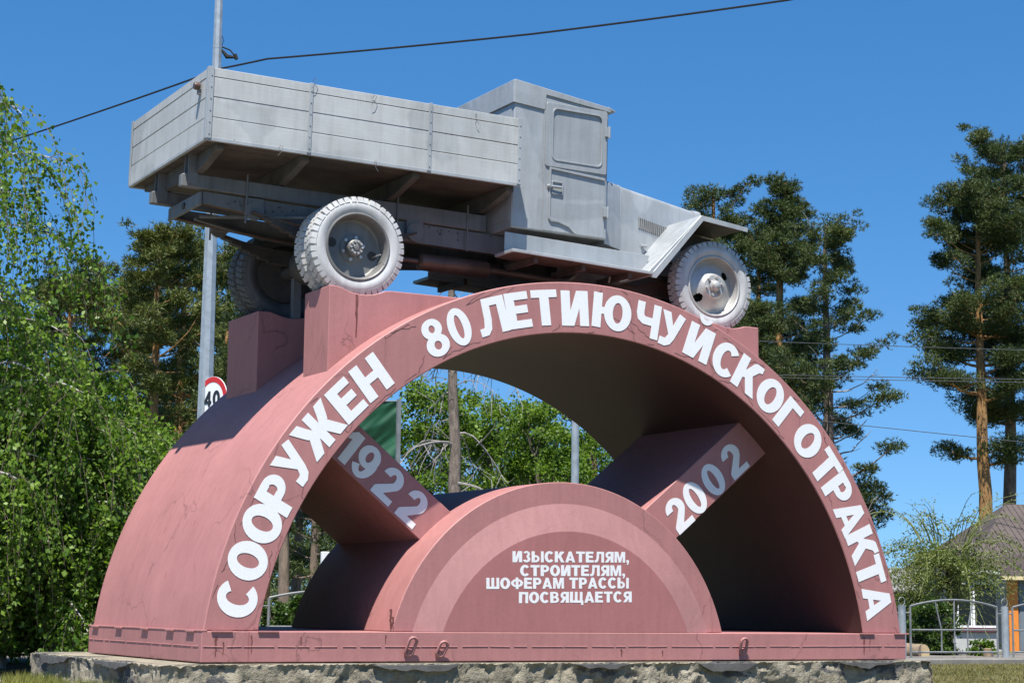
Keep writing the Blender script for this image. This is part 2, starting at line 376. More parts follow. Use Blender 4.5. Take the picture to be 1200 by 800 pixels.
def ring_lug(x, z, tilt, h):
    mb = MB(); M = Matrix.Translation((x, BF-.035, z)) @ Matrix.Rotation(tilt, 4, 'Y') @ Matrix.Rotation(rad(20), 4, 'X')
    n = 20; w = .033; pts = []
    for k in range(n):
        a = 2*math.pi*k/n; pts.append((w*math.cos(a), 0, (h/2-w)*(1 if math.sin(a) >= 0 else -1)+w*math.sin(a)))
    pts.append(pts[0]); mb.tube(pts, .014, 6, cap=False, M=M)
    mb.box(-.015, .015, -.01, .06, -h/2, -h/2+.05, M); return mb
for (px_, z, t, h) in ((-1.72, .125, rad(12), .155), (-1.44, .105, rad(18), .13), (1.56, .125, rad(-6), .15)):
    ring_lug(px_, z, t, h).build('lifting_lug', 'pink_paint', bs, smooth=40)
# half drum inside the arch
dp = arc_pts(DR, DX, DZ, HB, 73)
drum = MB().prism(dp, 'y', .004, 2.13).build('half_drum', 'pink_paint', mon, bevel=.006, smooth=30)
def ring_loft(ra, ya, za, rb, yb, zb, xa, xb, name, mat, parent):
    a = arc_pts(ra, xa, za, HB+.001, 65); b = arc_pts(rb, xb, zb, HB+.001, 65); mb = MB()
    vs = [(p[0], ya, p[1]) for p in a]+[(p[0], yb, p[1]) for p in b]
    return mb.add(vs, [(k, k+1, 65+k+1, 65+k) for k in range(64)]).build(name, mat, parent, smooth=40)
ring_loft(1.512, .003, -.185, 1.275, -.055, -.185, DX+.012, DX+.012, 'sloped_ring', 'light_pink_paint', drum)
pn = MB().prism(arc_pts(1.275, DX+.012, -.185, HB+.001, 65), 'y', -.0555, .001).build('plaque_panel', 'panel_paint', mon)
# spokes
def spoke(p0, p1, w, name):
    p0 = np.array(p0); p1 = np.array(p1); d = (p1-p0)/np.linalg.norm(p1-p0); nrm = np.array([-d[1], d[0]])
    a = p0-d*.35; b = p1+d*.35
    poly = [a-nrm*w/2, b-nrm*w/2, b+nrm*w/2, a+nrm*w/2]
    # trim outside the band and inside the drum is hidden in their solids
    return MB().prism([tuple(q) for q in poly], 'y', .374, 2.05).build(name, 'pink_paint', mon, bevel=.005), d
sp1, d1 = spoke((-1.294, 1.126), (-2.106, 1.772), .368, 'spoke')
sp2, d2 = spoke((.995, 1.21), (1.85, 1.905), .405, 'spoke')
# wheel blocks on top of the band
def block(x0, x1, y0, y1, z0, ztop, wx, wz, wr, name='wheel_block'):
    top = []
    for xx in np.linspace(x0, x1, 25):
        z = ztop; dd = abs(xx-wx)
        if dd < wr: z = min(z, wz-math.sqrt(wr*wr-dd*dd))
        top.append((xx, z))
    poly = [(xx, ZC+math.sqrt((R-.12)**2-xx*xx)) for xx in np.linspace(x0, x1, 25)]+top[::-1]
    poly = [p for k, p in enumerate(poly) if k < 25 or p[1] > ZC+math.sqrt((R-.12)**2-p[0]**2)+.002]
    return MB().prism(poly, 'y', y0, y1).build(name, 'pink_paint', mon, bevel=.006)
TS = 0.985
TO = np.array([-2.016, 1.46, 3.491])
block(-2.336, -.98, .308, .83, 2.15, 3.075, -2.03, 3.462, .442)
block(-2.36, -.98, 1.86, 2.62, 2.15, 3.065, -2.03, 3.462, .442)
block(1.05, 2.049, .308, .83, 2.45, 3.075, 1.73, 3.487, .442)
block(1.05, 2.049, 1.98, 2.5, 2.45, 3.065, 1.73, 3.487, .442)
MB().box(-2.02, -1.94, 1.88, 1.94, 2.98, 3.42).build('support_post', 'chassis_grey', mon, bevel=.004)
# ---- lettering: every glyph is a set of strokes cut as thin plates
def bar(x0, y0, x1, y1): return [(x0, y0), (x1, y0), (x1, y1), (x0, y1)]
def arcs(cx, cy, rx, ry, ix, iy, a0, a1, n=20):
    A = [rad(a0+(a1-a0)*k/n) for k in range(n+1)]
    return ('strip', [(cx+rx*math.cos(a), cy+ry*math.sin(a)) for a in A], [(cx+ix*math.cos(a), cy+iy*math.sin(a)) for a in A])
def line(pts, w):
    P = [np.array(p, float) for p in pts]; Lf = []; Rt = []
    for i, p in enumerate(P):
        a = P[i]-P[i-1] if i else P[1]-P[0]; b = P[i+1]-P[i] if i < len(P)-1 else a
        a = a/np.linalg.norm(a); b = b/np.linalg.norm(b); t = (a+b); t /= np.linalg.norm(t); nn = np.array([-t[1], t[0]])
        c = max(.5, float(np.dot(nn, [-a[1], a[0]]))); Lf.append(tuple(p+nn*w/2/c)); Rt.append(tuple(p-nn*w/2/c))
    return ('strip', Lf, Rt)
V, H = .275, .215
def mir(ps, w):
    out = []
    for p in ps:
        if isinstance(p, tuple): out.append(('strip', [(w-x, y) for x, y in p[1]], [(w-x, y) for x, y in p[2]]))
        else: out.append([(w-x, y) for x, y in p])
    return out
_P = [bar(0, 0, V, 1), bar(V-.01, 1-H, .41, 1), bar(V-.01, .35, .41, .35+H), arcs(.40, .675, .34, .325, .10, .13, 90, -90)]
_I = [bar(0, 0, V, 1), bar(.555, 0, .83, 1), [(V-.02, .0), (V+.1, .0), (.60, .63), (.60, 1), (.48, 1), (V-.02, .37)]]
_SH = [bar(0, 0, V, 1), bar(.44, 0, .68, 1), bar(.88, 0, 1.12, 1), bar(.1, 0, 1.0, H)]
_ZHU = [[(.0, 1), (.29, 1), (.40, .76), (.49, .60), (.49, .42), (.24, .53), (.17, .66)], [(0, 0), (.29, 0), (.49, .36), (.49, .56), (.30, .57), (.24, .46)]]
GL = {
 'С': (.80, [arcs(.42, .5, .43, .52, .155, .30, 40, 320, 30)]),
 'О': (.86, [arcs(.43, .5, .44, .52, .16, .295, 0, 360, 36)]),
 '0': (.64, [arcs(.32, .5, .32, .52, .10, .33, 0, 360, 36)]),
 '8': (.66, [arcs(.33, .74, .29, .275, .085, .105, 0, 360, 30), arcs(.33, .285, .33, .30, .105, .12, 0, 360, 30)]),
 '9': (.64, [arcs(.31, .67, .31, .345, .095, .17, 0, 360, 30), arcs(.30, .5, .335, .515, .11, .34, 10, -150)]),
 '2': (.64, [arcs(.31, .69, .31, .33, .08, .15, 178, -35), [(.376, .604), (.02, .24), (0, .19), (0, .1), (.28, .1), (.34, .23), (.564, .50)], bar(0, 0, .64, .19)]),
 '1': (.46, [bar(.20, 0, .45, 1), [(.21, 1), (.21, .72), (0, .62), (0, .80), (.13, .90)]]),
 'Р': (.74, _P),
 'У': (.78, [[(0, 1), (.27, 1), (.48, .45), (.38, .22)], line([(.655, 1), (.42, .30), (.34, .15), (.24, .09), (.06, .10)], .225)]),
 'Ж': (1.20, [bar(.48, 0, .72, 1)]+_ZHU+mir(_ZHU, 1.20)),
 'Е': (.71, [bar(0, 0, V, 1), bar(V-.02, 1-H, .69, 1), bar(V-.02, .41, .64, .41+H), bar(V-.02, 0, .71, H)]),
 'Н': (.82, [bar(0, 0, V, 1), bar(.555, 0, .83, 1), bar(V-.02, .40, .60, .61)]),
 'Л': (.86, [bar(.62, 0, .86, 1), bar(.20, 1-H, .64, 1), line([(.305, .9), (.285, .42), (.24, .19), (.17, .105), (0, .095)], .215)]),
 'Т': (.78, [bar(0, 1-H, .78, 1), bar(.25, 0, .53, 1-H+.02)]),
 'И': (.82, _I), 'Й': (.82, _I+[arcs(.41, 1.30, .22, .22, .11, .08, 180, 360)]),
 'Ю': (1.20, [bar(0, 0, V, 1), bar(V-.02, .405, .45, .605), arcs(.78, .5, .43, .52, .155, .30, 0, 360, 36)]),
 'Ч': (.76, [bar(.52, 0, .76, 1), line([(.12, 1), (.12, .66), (.16, .54), (.26, .475), (.55, .475)], .23)]),
 'К': (.84, [bar(0, 0, V, 1), [(V-.02, .36), (V-.02, .62), (.30, .64), (.46, .94), (.54, 1), (.80, 1), (.80, .83), (.70, .80), (.56, .58), (.40, .42)], [(.30, .50), (.52, .64), (.86, 0), (.57, 0)]]),
 'Г': (.62, [bar(0, 0, V, 1), bar(V-.02, 1-H, .62, 1)]),
 'А': (.88, [[(0, 0), (.26, 0), (.53, .93), (.53, 1), (.32, 1)], [(.88, 0), (.62, 0), (.40, .80), (.40, 1), (.56, 1)], bar(.20, .17, .68, .35)]),
 'З': (.66, [arcs(.31, .74, .29, .275, .08, .105, 160, -90), arcs(.31, .285, .33, .30, .09, .115, 90, -160)]),
 'Ы': (1.06, [bar(0, 0, V, 1), bar(V-.02, 0, .38, .18), bar(V-.02, .46, .38, .64), arcs(.37, .32, .32, .32, .11, .14, 90, -90), bar(.82, 0, 1.06, 1)]),
 'Я': (.78, mir(_P, .78)+[[(0, 0), (.28, 0), (.56, .42), (.38, .46), (.26, .38)]]),
 'М': (.98, [bar(0, 0, .22, 1), bar(.76, 0, .98, 1), [(.12, 1), (.33, 1), (.56, .15), (.56, 0), (.39, 0)], [(.86, 1), (.65, 1), (.42, .15), (.42, 0), (.59, 0)]]),
 'Ш': (1.12, _SH), 'Щ': (1.20, _SH+[bar(1.0, -.2, 1.2, H)]),
 'Ф': (1.06, [bar(.41, -.02, .65, 1.02), arcs(.53, .51, .53, .37, .29, .19, 0, 360, 30)]),
 'В': (.78, [bar(0, 0, V, 1), bar(V-.02, .82, .42, 1), bar(V-.02, .42, .44, .59), bar(V-.02, 0, .42, .18), arcs(.41, .73, .31, .27, .10, .09, 90, -90), arcs(.42, .29, .35, .29, .12, .11, 90, -90)]),
 'П': (.80, [bar(0, 0, V, 1), bar(.56, 0, .80, 1), bar(.1, 1-H, .7, 1)]),
 ',': (.25, [bar(.02, 0, .25, .22), [(.14, .02), (.25, .02), (.25, -.06), (.12, -.24), (.04, -.20)]]),
}
GMESH = {}
def glyph_mesh(ch, thick):
    """mesh in (x, -thickness, z), height 1, centred on its width"""
    if (ch, thick) in GMESH: return GMESH[(ch, thick)]
    w, ps = GL[ch]; mb = MB()
    for i, p in enumerate(ps):
        t = -thick*(1+.05*i)
        if isinstance(p, tuple):
            a, b = p[1], p[2]; n = len(a); vs = [(x-w/2, t, y) for x, y in a]+[(x-w/2, t, y) for x, y in b]+[(x-w/2, 0, y) for x, y in a]+[(x-w/2, 0, y) for x, y in b]
            fs = []
            for k in range(n-1):
                fs += [(k, k+1, n+k+1, n+k), (k, 2*n+k, 2*n+k+1, k+1), (n+k, n+k+1, 3*n+k+1, 3*n+k)]
            fs += [(0, n, 3*n, 2*n), (n-1, 3*n-1, 4*n-1, 2*n-1)]; mb.add(vs, fs)
        else: mb.prism([(x-w/2, y) for x, y in p], 'y', t, 0)
    me = bpy.data.meshes.new('letter'); me.from_pydata(mb.v, [], mb.f)
    bm = bmesh.new(); bm.from_mesh(me); bmesh.ops.recalc_face_normals(bm, faces=bm.faces); bm.to_mesh(me); bm.free()
    me.materials.append(MATS['letter_white']); GMESH[(ch, thick)] = me; return me
def put(ch, x, y, z, ang, h, parent, name='letter', sx=1.0, thick=.006):
    o = bpy.data.objects.new(name, glyph_mesh(ch, thick)); COL.objects.link(o); o.parent = parent
    M = Matrix.Translation((x, y, z)) @ Matrix.Rotation(-ang, 4, 'Y') @ Matrix.Diagonal((h*sx, h, h, 1)) @ Matrix.Translation((0, 0, -.5))
    o.matrix_local = M; return o
ARCH_TEXT = [('С', 167.5), ('О', 162.12), ('О', 156.65), ('Р', 151.93), ('У', 147.0), ('Ж', 141.0), ('Е', 134.9), ('Н', 129.7),
             ('8', 117.6), ('0', 113.2), ('Л', 107.3), ('Е', 102.7), ('Т', 98.0), ('И', 92.7), ('Ю', 85.95), ('Ч', 79.3), ('У', 74.7), ('Й', 69.2), ('С', 63.6),
             ('К', 58.6), ('О', 53.3), ('Г', 48.6), ('О', 43.1), ('Т', 37.6), ('Р', 33.1), ('А', 28.2), ('К', 23.1), ('Т', 18.4), ('А', 13.4)]
rg = random.Random(5)
for ch, a in ARCH_TEXT:
    A = rad(a); r = 3.252+rg.uniform(-.006, .006)
    put(ch, r*math.cos(A), -.0015, ZC+r*math.sin(A), A-math.pi/2+rad(rg.uniform(-1.2, 1.2)), .308+.014*abs(math.cos(A)), arch, sx=1.07)
# small plaque lines: (text, left x, right x, baseline z)
for txt, xa, xb, z in (('ИЗЫСКАТЕЛЯМ,', -.775, .375, .820), ('СТРОИТЕЛЯМ,', -.70, .335, .706), ('ШОФЕРАМ ТРАССЫ', -1.02, .375, .595), ('ПОСВЯЩАЕТСЯ', -.71, .405, .482)):
    h = .092; gap = .09; tot = sum((GL[c][0] if c != ' ' else .32)+gap for c in txt)-gap
    sx = (xb-xa)/(tot*h); x = xa
    for c in txt:
        w = (GL[c][0] if c != ' ' else .32)*h*sx
        if c != ' ': put(c, x+w/2, -.0562, z+h/2+(x-xa)*.018, rad(rg.uniform(-1, 1)+.6), h, pn, 'letter', sx, .012)
        x += w+gap*h*sx
def digits(txt, pts, d, parent, h):
    for c, (x, z) in zip(txt, pts): put(c, x, .3725, z, math.atan2(d[1], d[0]), h, parent, 'digit', 1.14)
d1v = (0.785, -0.62)
digits('1922', [(-2.10, 1.755), (-1.935, 1.625), (-1.722, 1.447), (-1.497, 1.265)], d1v, sp1, .295)
digits('2002', [(1.185, 1.30), (1.363, 1.455), (1.567, 1.63), (1.80, 1.82)], d2, sp2, .305)

# rust-red paint runs and hairline cracks on the faces towards the viewer
plain('rust_run', (0.135, 0.042, 0.034), 0.6, 0, 0.35, 12); plain('crack_dark', (0.085, 0.036, 0.032), 0.9, 0, 0.2, 12)
rg = random.Random(21)
def run_strip(pts, w0, w1, y, name, mat, parent):
    n = len(pts); vs = []
    for i, (x, z) in enumerate(pts):
        a = pts[max(0, i-1)]; b = pts[min(n-1, i+1)]; dx, dz = b[0]-a[0], b[1]-a[1]; L = math.hypot(dx, dz) or 1; w = (w0+(w1-w0)*i/(n-1))/2*rg.uniform(.7, 1.2)
        vs += [(x-dz/L*w, y, z+dx/L*w), (x+dz/L*w, y, z-dx/L*w)]
    MB().add(vs, [(2*i, 2*i+1, 2*i+3, 2*i+2) for i in range(n-1)]).build(name, mat, parent, kind='stuff')
def drip(x, z, L, w, y, parent):
    pts = [(x+rg.uniform(-.004, .004), z-L*i/9) for i in range(10)]; run_strip(pts, w, w*.35, y, 'paint_run', 'rust_run', parent)
drip(-2.085, 3.015, .36, .030, .3065, mon)
for x, z, L, w in ((-3.36, .20, .15, .022), (-3.30, .16, .10, .012), (-3.07, .21, .14, .016), (-2.66, .20, .10, .010), (-1.93, .215, .07, .012), (2.95, .21, .16, .022), (3.02, .20, .12, .012), (.3, .10, .06, .02), (.72, .09, .05, .014)): drip(x, z, L, w, BF-.0016, bs)
for x, z, L, w in ((-1.86, .42, .16, .030), (-1.84, .36, .11, .018)): drip(x, z, L, w, .0022, drum)
def crack(a, r, n, y=-.0012, parent=None, outward=0.0):
    """jagged hairline starting at polar (a degrees, radius r) on the front of the band"""
    A = rad(a); pts = []; t = A; q = r; da = rg.choice((-1, 1))*rg.uniform(.004, .012); dr = outward
    for i in range(n):
        pts.append((q*math.cos(t), ZC+q*math.sin(t))); t += da*rg.uniform(.2, 1.6)+rg.gauss(0, .003); q += dr+rg.gauss(0, .006)
        if not RI+.01 < q < R-.01: break
    if len(pts) > 2: run_strip(pts, .0055, .003, y, 'hairline_crack', 'crack_dark', parent or arch)
for a in (172, 166, 160, 153, 149, 139, 137, 126, 124, 121, 118.5, 111, 105, 95, 89, 82, 77, 72, 66, 61, 56, 50, 45.5, 40, 35, 30, 25.6, 20, 15, 10):
    for _ in range(2): crack(a+rg.uniform(-1.5, 1.5), rg.choice((RI+.03, R-.04, 3.1, 3.4)), rg.randint(6, 15), outward=rg.choice((-.012, .0, .012)))

# concrete plinth with broken edges
def plinth():
    rng = np.random.default_rng(11); x0, x1, y0, y1, z0, z1 = -3.86, 3.66, -.21, 3.5, -.75, -.006
    mb = MB(); bm = bmesh.new()
    nx, nz, ny = 420, 26, 170
    def hn(p):
        from mathutils import noise as N
        return N.fractal(Vector(p)*3.1, 0.8, 2.1, 6)*.065+N.noise(Vector(p)*14)*.016+N.noise(Vector(p)*38)*.012+.03*max(0, N.noise(Vector((p[0]*1.3, p[1]*1.3, p[2]*9)))-.1)
    def grid(A, B, C_, n1, n2, push, lipfn):
        vs = []; A = np.array(A); B = np.array(B); C_ = np.array(C_); push = np.array(push)
        for j in range(n2+1):
            for i in range(n1+1):
                p = A+(B-A)*i/n1+(C_-A)*j/n2; k = hn(p)
                edge = min(1, (n2-j)/4); amt = -abs(k)*1.0-.012
                vs.append(tuple(p+push*(amt if j < n2 else amt*.6)+np.array([0, 0, -abs(hn(p*1.7))*.45 if j == n2 else 0])))
        fs = [(j*(n1+1)+i, j*(n1+1)+i+1, (j+1)*(n1+1)+i+1, (j+1)*(n1+1)+i) for j in range(n2) for i in range(n1)]
        mb.add(vs, fs); return vs[-(n1+1):]
    f = grid((x0, y0, z0), (x1, y0, z0), (x0, y0, z1), nx, nz, (0, -1, 0), None)
    l = grid((x0, y1, z0), (x0, y0, z0), (x0, y1, z1), ny, nz, (-1, 0, 0), None)
    r = grid((x1, y0, z0), (x1, y1, z0), (x1, y0, z1), ny, nz, (1, 0, 0), None)
    # top sheet joins the broken edges
    k = len(mb.v); inner = []
    for e, w in ((l, (0.05, 0)), (f, (0, .05)), (r, (-.05, 0))):
        vs = list(e)+[(p[0]+w[0]*2, p[1]+w[1]*2, z1) for p in e]; n = len(e)
        mb.add(vs, [(i, i+1, n+i+1, n+i) for i in range(n-1)])
    mb.box(x0+.06, x1-.06, y0+.06, y1, z1-.2, z1+.001)
    return mb.build('concrete_plinth', 'old_concrete', smooth=50)
plain('dark_cement', (0.085, 0.083, 0.080), 0.95, 0, 0.35, 9, 0.6)
pl_ = plinth(); rg = random.Random(17)
def flake(x0, x1, side=False):
    """dark cement skin still clinging to the top edge"""
    n = max(8, int((x1-x0)/.045)); top = []; bot = []; hgt = rg.uniform(.035, .055)
    for i in range(n+1):
        t = x0+(x1-x0)*i/n; e = min(1, min(i, n-i)/3+.1); hgt = min(.075, max(.022, hgt+rg.gauss(0, .007)))
        top.append((t, -.012-rg.uniform(0, .005))); bot.append((t+rg.uniform(-.008, .008), -.018-e*hgt))
    m = MB().prism(bot+top[::-1], 'y', -.214-rg.uniform(0, .010), -.15) if not side else MB().prism(bot+top[::-1], 'x', -3.866, -3.80)
    m.build('cement_flake', 'dark_cement', pl_, bevel=.003)
for a, b in ((-2.1, -1.35), (-.25, .30), (1.0, 1.62), (2.55, 3.2)): flake(a, b)
for a, b in ((.5, 1.5), (2.2, 3.1)): flake(a, b, True)
tag(pl_, 'weathered grey concrete plinth with crumbling edges under the pink arch', 'plinth')

# ------------------------------------------------------------------ truck
pi_, ya_, ro_ = 0.01567, -0.012, 0.0071
TM = Matrix.Rotation(ya_, 3, 'Z') @ Matrix.Rotation(pi_, 3, 'Y') @ Matrix.Rotation(ro_, 3, 'X')
RB = .435
troot = empty('cargo_truck'); troot.rotation_euler = TM.to_euler(); troot.scale = (TS,)*3
troot.location = Vector(TO)-(TM @ Vector((0, 0, RB)))*TS
tag(troot, 'old silver-painted flatbed lorry with wooden sided cargo bed on top of the arch', 'truck')
OFF = Vector((0, 0, RB))
def tb(mb, name, mat, parent=None, bevel=0.0, smooth=None, kind=None): return mb.build(name, mat, parent or troot, bevel, smooth, kind, off=OFF)
BX0, BX1, BW, BZ0, BZ1 = -1.418, 1.540, 1.083, .7036, 1.3176
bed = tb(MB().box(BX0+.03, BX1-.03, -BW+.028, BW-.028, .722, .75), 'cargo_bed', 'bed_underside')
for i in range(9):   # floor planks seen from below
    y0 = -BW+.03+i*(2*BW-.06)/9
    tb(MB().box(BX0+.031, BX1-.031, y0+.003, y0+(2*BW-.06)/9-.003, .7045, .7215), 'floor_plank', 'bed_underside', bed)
zs = [.7036, .893, 1.066, 1.236, 1.3176]
rg = random.Random(2)
for k in range(4):
    g = .0035; e = lambda: rg.uniform(-.0015, .0015)
    for s in (-1, 1):
        a, b = sorted((s*(BW+e()), s*(BW-.027)))
        tb(MB().box(BX0+.002, BX1-.002, a, b, zs[k]+g, zs[k+1]-g), 'side_board', 'silver_wood', bed, .003)
    q = e(); tb(MB().box(BX0+q, BX0+.027, -BW+.029, BW-.029, zs[k]+g, zs[k+1]-g), 'tail_board', 'silver_wood', bed, .003)
    tb(MB().box(BX1-.027, BX1, -BW+.029, BW-.029, zs[k]+g, zs[k+1]-g), 'head_board', 'silver_wood', bed, .003)
for s in (-1, 1):
    tb(MB().box(BX0+.0, BX1, s*(BW-.012)-.0155, s*(BW-.012)+.0155, BZ0-.012, BZ0+.018), 'edge_angle', 'silver_paint', bed, .002)
    for xx, w in ((BX0-.004, .045), (-.527, .036), (.606, .036), (BX1-.040, .042)):
        a, b = sorted((s*(BW+.0035), s*(BW+.011))); o = tb(MB().box(xx, xx+w, a, b, BZ0+.004, BZ1+.002), 'strap', 'silver_paint', bed, .002)
        m2 = MB()
        for zz in (.75, .85, .95, 1.05, 1.15, 1.25): m2.tube([(xx+w/2, s*(BW+.010), zz), (xx+w/2, s*(BW+.016), zz)], .007, 6)
        tb(m2, 'bolt', 'silver_paint', bed)
    a, b = sorted((s*(BW-.045), s*(BW+.004))); tb(MB().box(BX0-.010, BX0-.003, a, b, BZ0+.002, BZ1+.003), 'corner_iron', 'silver_paint', bed, .002)
tb(MB().box(BX0-.010, BX0+.02, -BW+.03, BW-.03, BZ0-.010, BZ0+.016), 'edge_angle', 'silver_paint', bed, .002)
def hook(x, z, s):   # bits of wire left on the boards
    y = -BW-.006; return MB().tube([(x, y, z), (x+.01*s, y-.012, z+.035), (x+.03*s, y-.02, z+.02), (x+.012*s, y-.022, z-.03), (x-.012*s, y-.018, z-.06)], .0022, 4)
for x, z, s in ((.06, 1.27, 1), (1.08, 1.255, -1), (-.78, .70, 1), (.12, .69, -1), (-.50, 1.33, 1)): tb(hook(x, z, s), 'wire_end', 'chassis_grey', bed)
for xx in (-1.26, -.50, .545, 1.485):
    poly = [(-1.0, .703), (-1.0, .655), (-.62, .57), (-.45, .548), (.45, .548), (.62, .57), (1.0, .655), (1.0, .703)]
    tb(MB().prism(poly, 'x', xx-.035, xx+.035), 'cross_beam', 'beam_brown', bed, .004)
for s in (-1, 1):
    y = s*.42
    tb(MB().prism([(-1.41, .425), (1.53, .375), (1.53, .53), (-1.36, .545), (-1.41, .53)], 'y', y-.04, y+.04), 'sill_beam', 'chassis_grey', bed, .006)
    # frame rail: C section with flanges and rivet holes
    web = [(-1.20, .405), (-1.20, .305), (-.2, .215), (1.6, .185), (2.6, .17), (4.05, .19), (4.05, .30), (2.6, .33), (1.6, .362)]
    rail = tb(MB().prism(web, 'y', y-.008, y+.008), 'frame_rail', 'chassis_grey')
    bot = [(-1.20, .305), (-.2, .215), (1.6, .185), (2.6, .17), (4.05, .19)]
    f = MB().prism([p for p in bot]+[(p[0], p[1]+.01) for p in bot[::-1]], 'y', y-.012, y-s*.075) if s > 0 else MB().prism([p for p in bot]+[(p[0], p[1]+.01) for p in bot[::-1]], 'y', y+.012, y-s*.075)
    tb(f, 'flange', 'underside_rust', rail)
    m2 = MB(); r2 = random.Random(4)
    for k in range(34):
        xx = -1.1+r2.random()*2.8; zz = .27+r2.random()*.09; m2.tube([(xx, y+s*.006, zz), (xx, y+s*.013, zz)], r2.choice((.007, .008, .012)), 7)
    tb(m2, 'rivet', 'dark_grease', rail, kind='stuff')
    for xx in (-.74, .80):
        tb(MB().lathe([(.001, 0), (.085, 0), (.085, .03), (.001, .03)], 14, (xx, y+s*.04-.015, .285)), 'spring_bracket', 'chassis_grey', rail, smooth=30)
        tb(MB().box(xx-.085, xx+.085, y+s*.008, y+s*.04, .25, .40), 'bracket_plate', 'chassis_grey', rail, .005)
    for xx in (-.82, .62, 1.33):
        tb(MB().tube([(xx, y+s*.047, .17), (xx, y+s*.047, .60)], .009, 6), 'u_bolt', 'chassis_grey', rail)
    # rear leaf spring
    sp = MB()
    for j in range(7):
        L = .78-.09*j; pts = [(L*t, .055*0+.12*(t*t)*(L/.78)**2+.135-.019*j) for t in np.linspace(-1, 1, 13)]
        sp.prism([(p[0], p[1]) for p in pts]+[(p[0], p[1]+.016) for p in pts[::-1]], 'y', s*.52-.04, s*.52+.04)
    tb(sp, 'leaf_spring', 'dark_grease')
    sp = MB()
    for j in range(5):
        L = .5-.07*j; pts = [(3.81+L*t, .10*t*t+.10-.018*j) for t in np.linspace(-1, 1, 11)]
        sp.prism([(p[0], p[1]) for p in pts]+[(p[0], p[1]+.015) for p in pts[::-1]], 'y', s*.40-.035, s*.40+.035)
    tb(sp, 'leaf_spring', 'dark_grease')
cm = tb(MB().box(-1.235, -1.205, -.43, .43, .285, .405), 'rear_crossmember', 'chassis_grey', None, .008)
tb(MB().lathe([(.001, 0), (.032, 0), (.032, .012), (.001, .012)], 16, (0, 0, 0), M=Matrix.Translation((-1.236, -.02, .345)) @ Matrix.Rotation(rad(90), 4, 'Z')), 'tow_hole', 'dark_grease', cm)
for s in (-1, 1): tb(MB().box(-1.0, 0, -.02, .02, 0, .02, Matrix.Translation((-.55, s*.40, .25)) @ Matrix.Rotation(s*rad(32), 4, 'Z') @ Matrix.Translation((.35, 0, .0))), 'brace_bar', 'chassis_grey', cm)
for s in (-1, 1): tb(MB().box(-1.36, -1.27, s*.42-.055, s*.42-.042, .45, .71).box(-1.36, -1.27, s*.42+.042, s*.42+.055, .45, .71), 'beam_bracket', 'chassis_grey', bed)
tb(MB().tube([(0, -.85, -.035), (0, -.3, -.035), (0, -.22, -.035), (0, -.14, -.035), (0, 0, -.035), (0, .14, -.035), (0, .22, -.035), (0, .3, -.035), (0, .85, -.035)], [.06, .065, .10, .17, .19, .17, .10, .065, .06], 18), 'rear_axle', 'dark_grease', smooth=50)
tb(MB().tube([(.15, 0, -.02), (1.9, 0, .16)], .045, 12), 'drive_shaft', 'dark_grease', smooth=50)
tb(MB().tube([(3.81, -.75, .04), (3.81, -.45, .0), (3.81, 0, -.03), (3.81, .45, .0), (3.81, .75, .04)], .045, 10), 'front_axle', 'dark_grease', smooth=50)
tb(MB().box(2.75, 3.72, -.24, .24, .02, .62).box(1.95, 2.75, -.17, .17, .06, .42), 'engine_block', 'dark_grease', bevel=.03)
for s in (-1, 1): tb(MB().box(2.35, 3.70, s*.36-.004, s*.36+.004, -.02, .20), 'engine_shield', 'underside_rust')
tb(MB().tube([(.86, -.42, .03), (.88, -.42, .03), (.9, -.42, .03), (1.56, -.42, .026), (1.58, -.42, .026)], [.05, .076, .08, .08, .06], 20), 'muffler', 'muffler_brown', smooth=50)
tb(MB().tube([(1.57, -.42, .026), (2.3, -.42, .0), (2.42, -.41, .01), (2.5, -.38, .06), (2.6, -.3, .14)], .034, 10), 'exhaust_pipe', 'muffler_brown', smooth=50)
tb(MB().tube([(.87, -.42, .03), (.35, -.42, .035), (-.1, -.36, .09)], .028, 10), 'exhaust_tail', 'muffler_brown', smooth=50)
# ---- cab
NY = .80
cab = tb(MB().prism([(1.61, .375), (1.61, 1.757), (2.61, 1.640), (2.625, 1.63), (2.625, .375)], 'y', -NY, NY), 'cab', 'silver_paint', None, .012)
for s in (-1, 1):
    a, b = sorted((s*(NY+.0025), s*(NY+.014)))
    tb(MB().prism([(1.603, 1.545), (1.603, 1.766), (2.61, 1.648), (2.64, 1.625), (2.64, 1.60), (1.94, 1.665), (1.93, 1.52)], 'y', a, b), 'roof_band', 'silver_paint', cab, .004)
tb(MB().box(1.590, 1.607, -NY-.012, NY+.012, 1.545, 1.760), 'roof_band', 'silver_paint', cab, .004)
tb(MB().prism([(2.61, 1.655), (2.69, 1.622), (2.69, 1.612), (2.61, 1.63)], 'y', -NY-.015, NY+.015), 'sun_visor', 'silver_paint', cab, .003)
tb(MB().box(1.604, 1.609, -NY+.05, NY-.05, .45, 1.50), 'back_panel', 'silver_paint', cab)
tb(MB().box(1.5985, 1.6035, -.31, -.25, 1.0, 1.53), 'panel_seam', 'silver_paint', cab)
def rrect(x0, x1, z0, z1, r, k=5):
    pts = []
    for cx, cz, a in ((x1-r, z1-r, 0), (x0+r, z1-r, 90), (x0+r, z0+r, 180), (x1-r, z0+r, 270)):
        pts += [(cx+r*math.cos(rad(a+90*j/k)), cz+r*math.sin(rad(a+90*j/k))) for j in range(k+1)]
    return pts
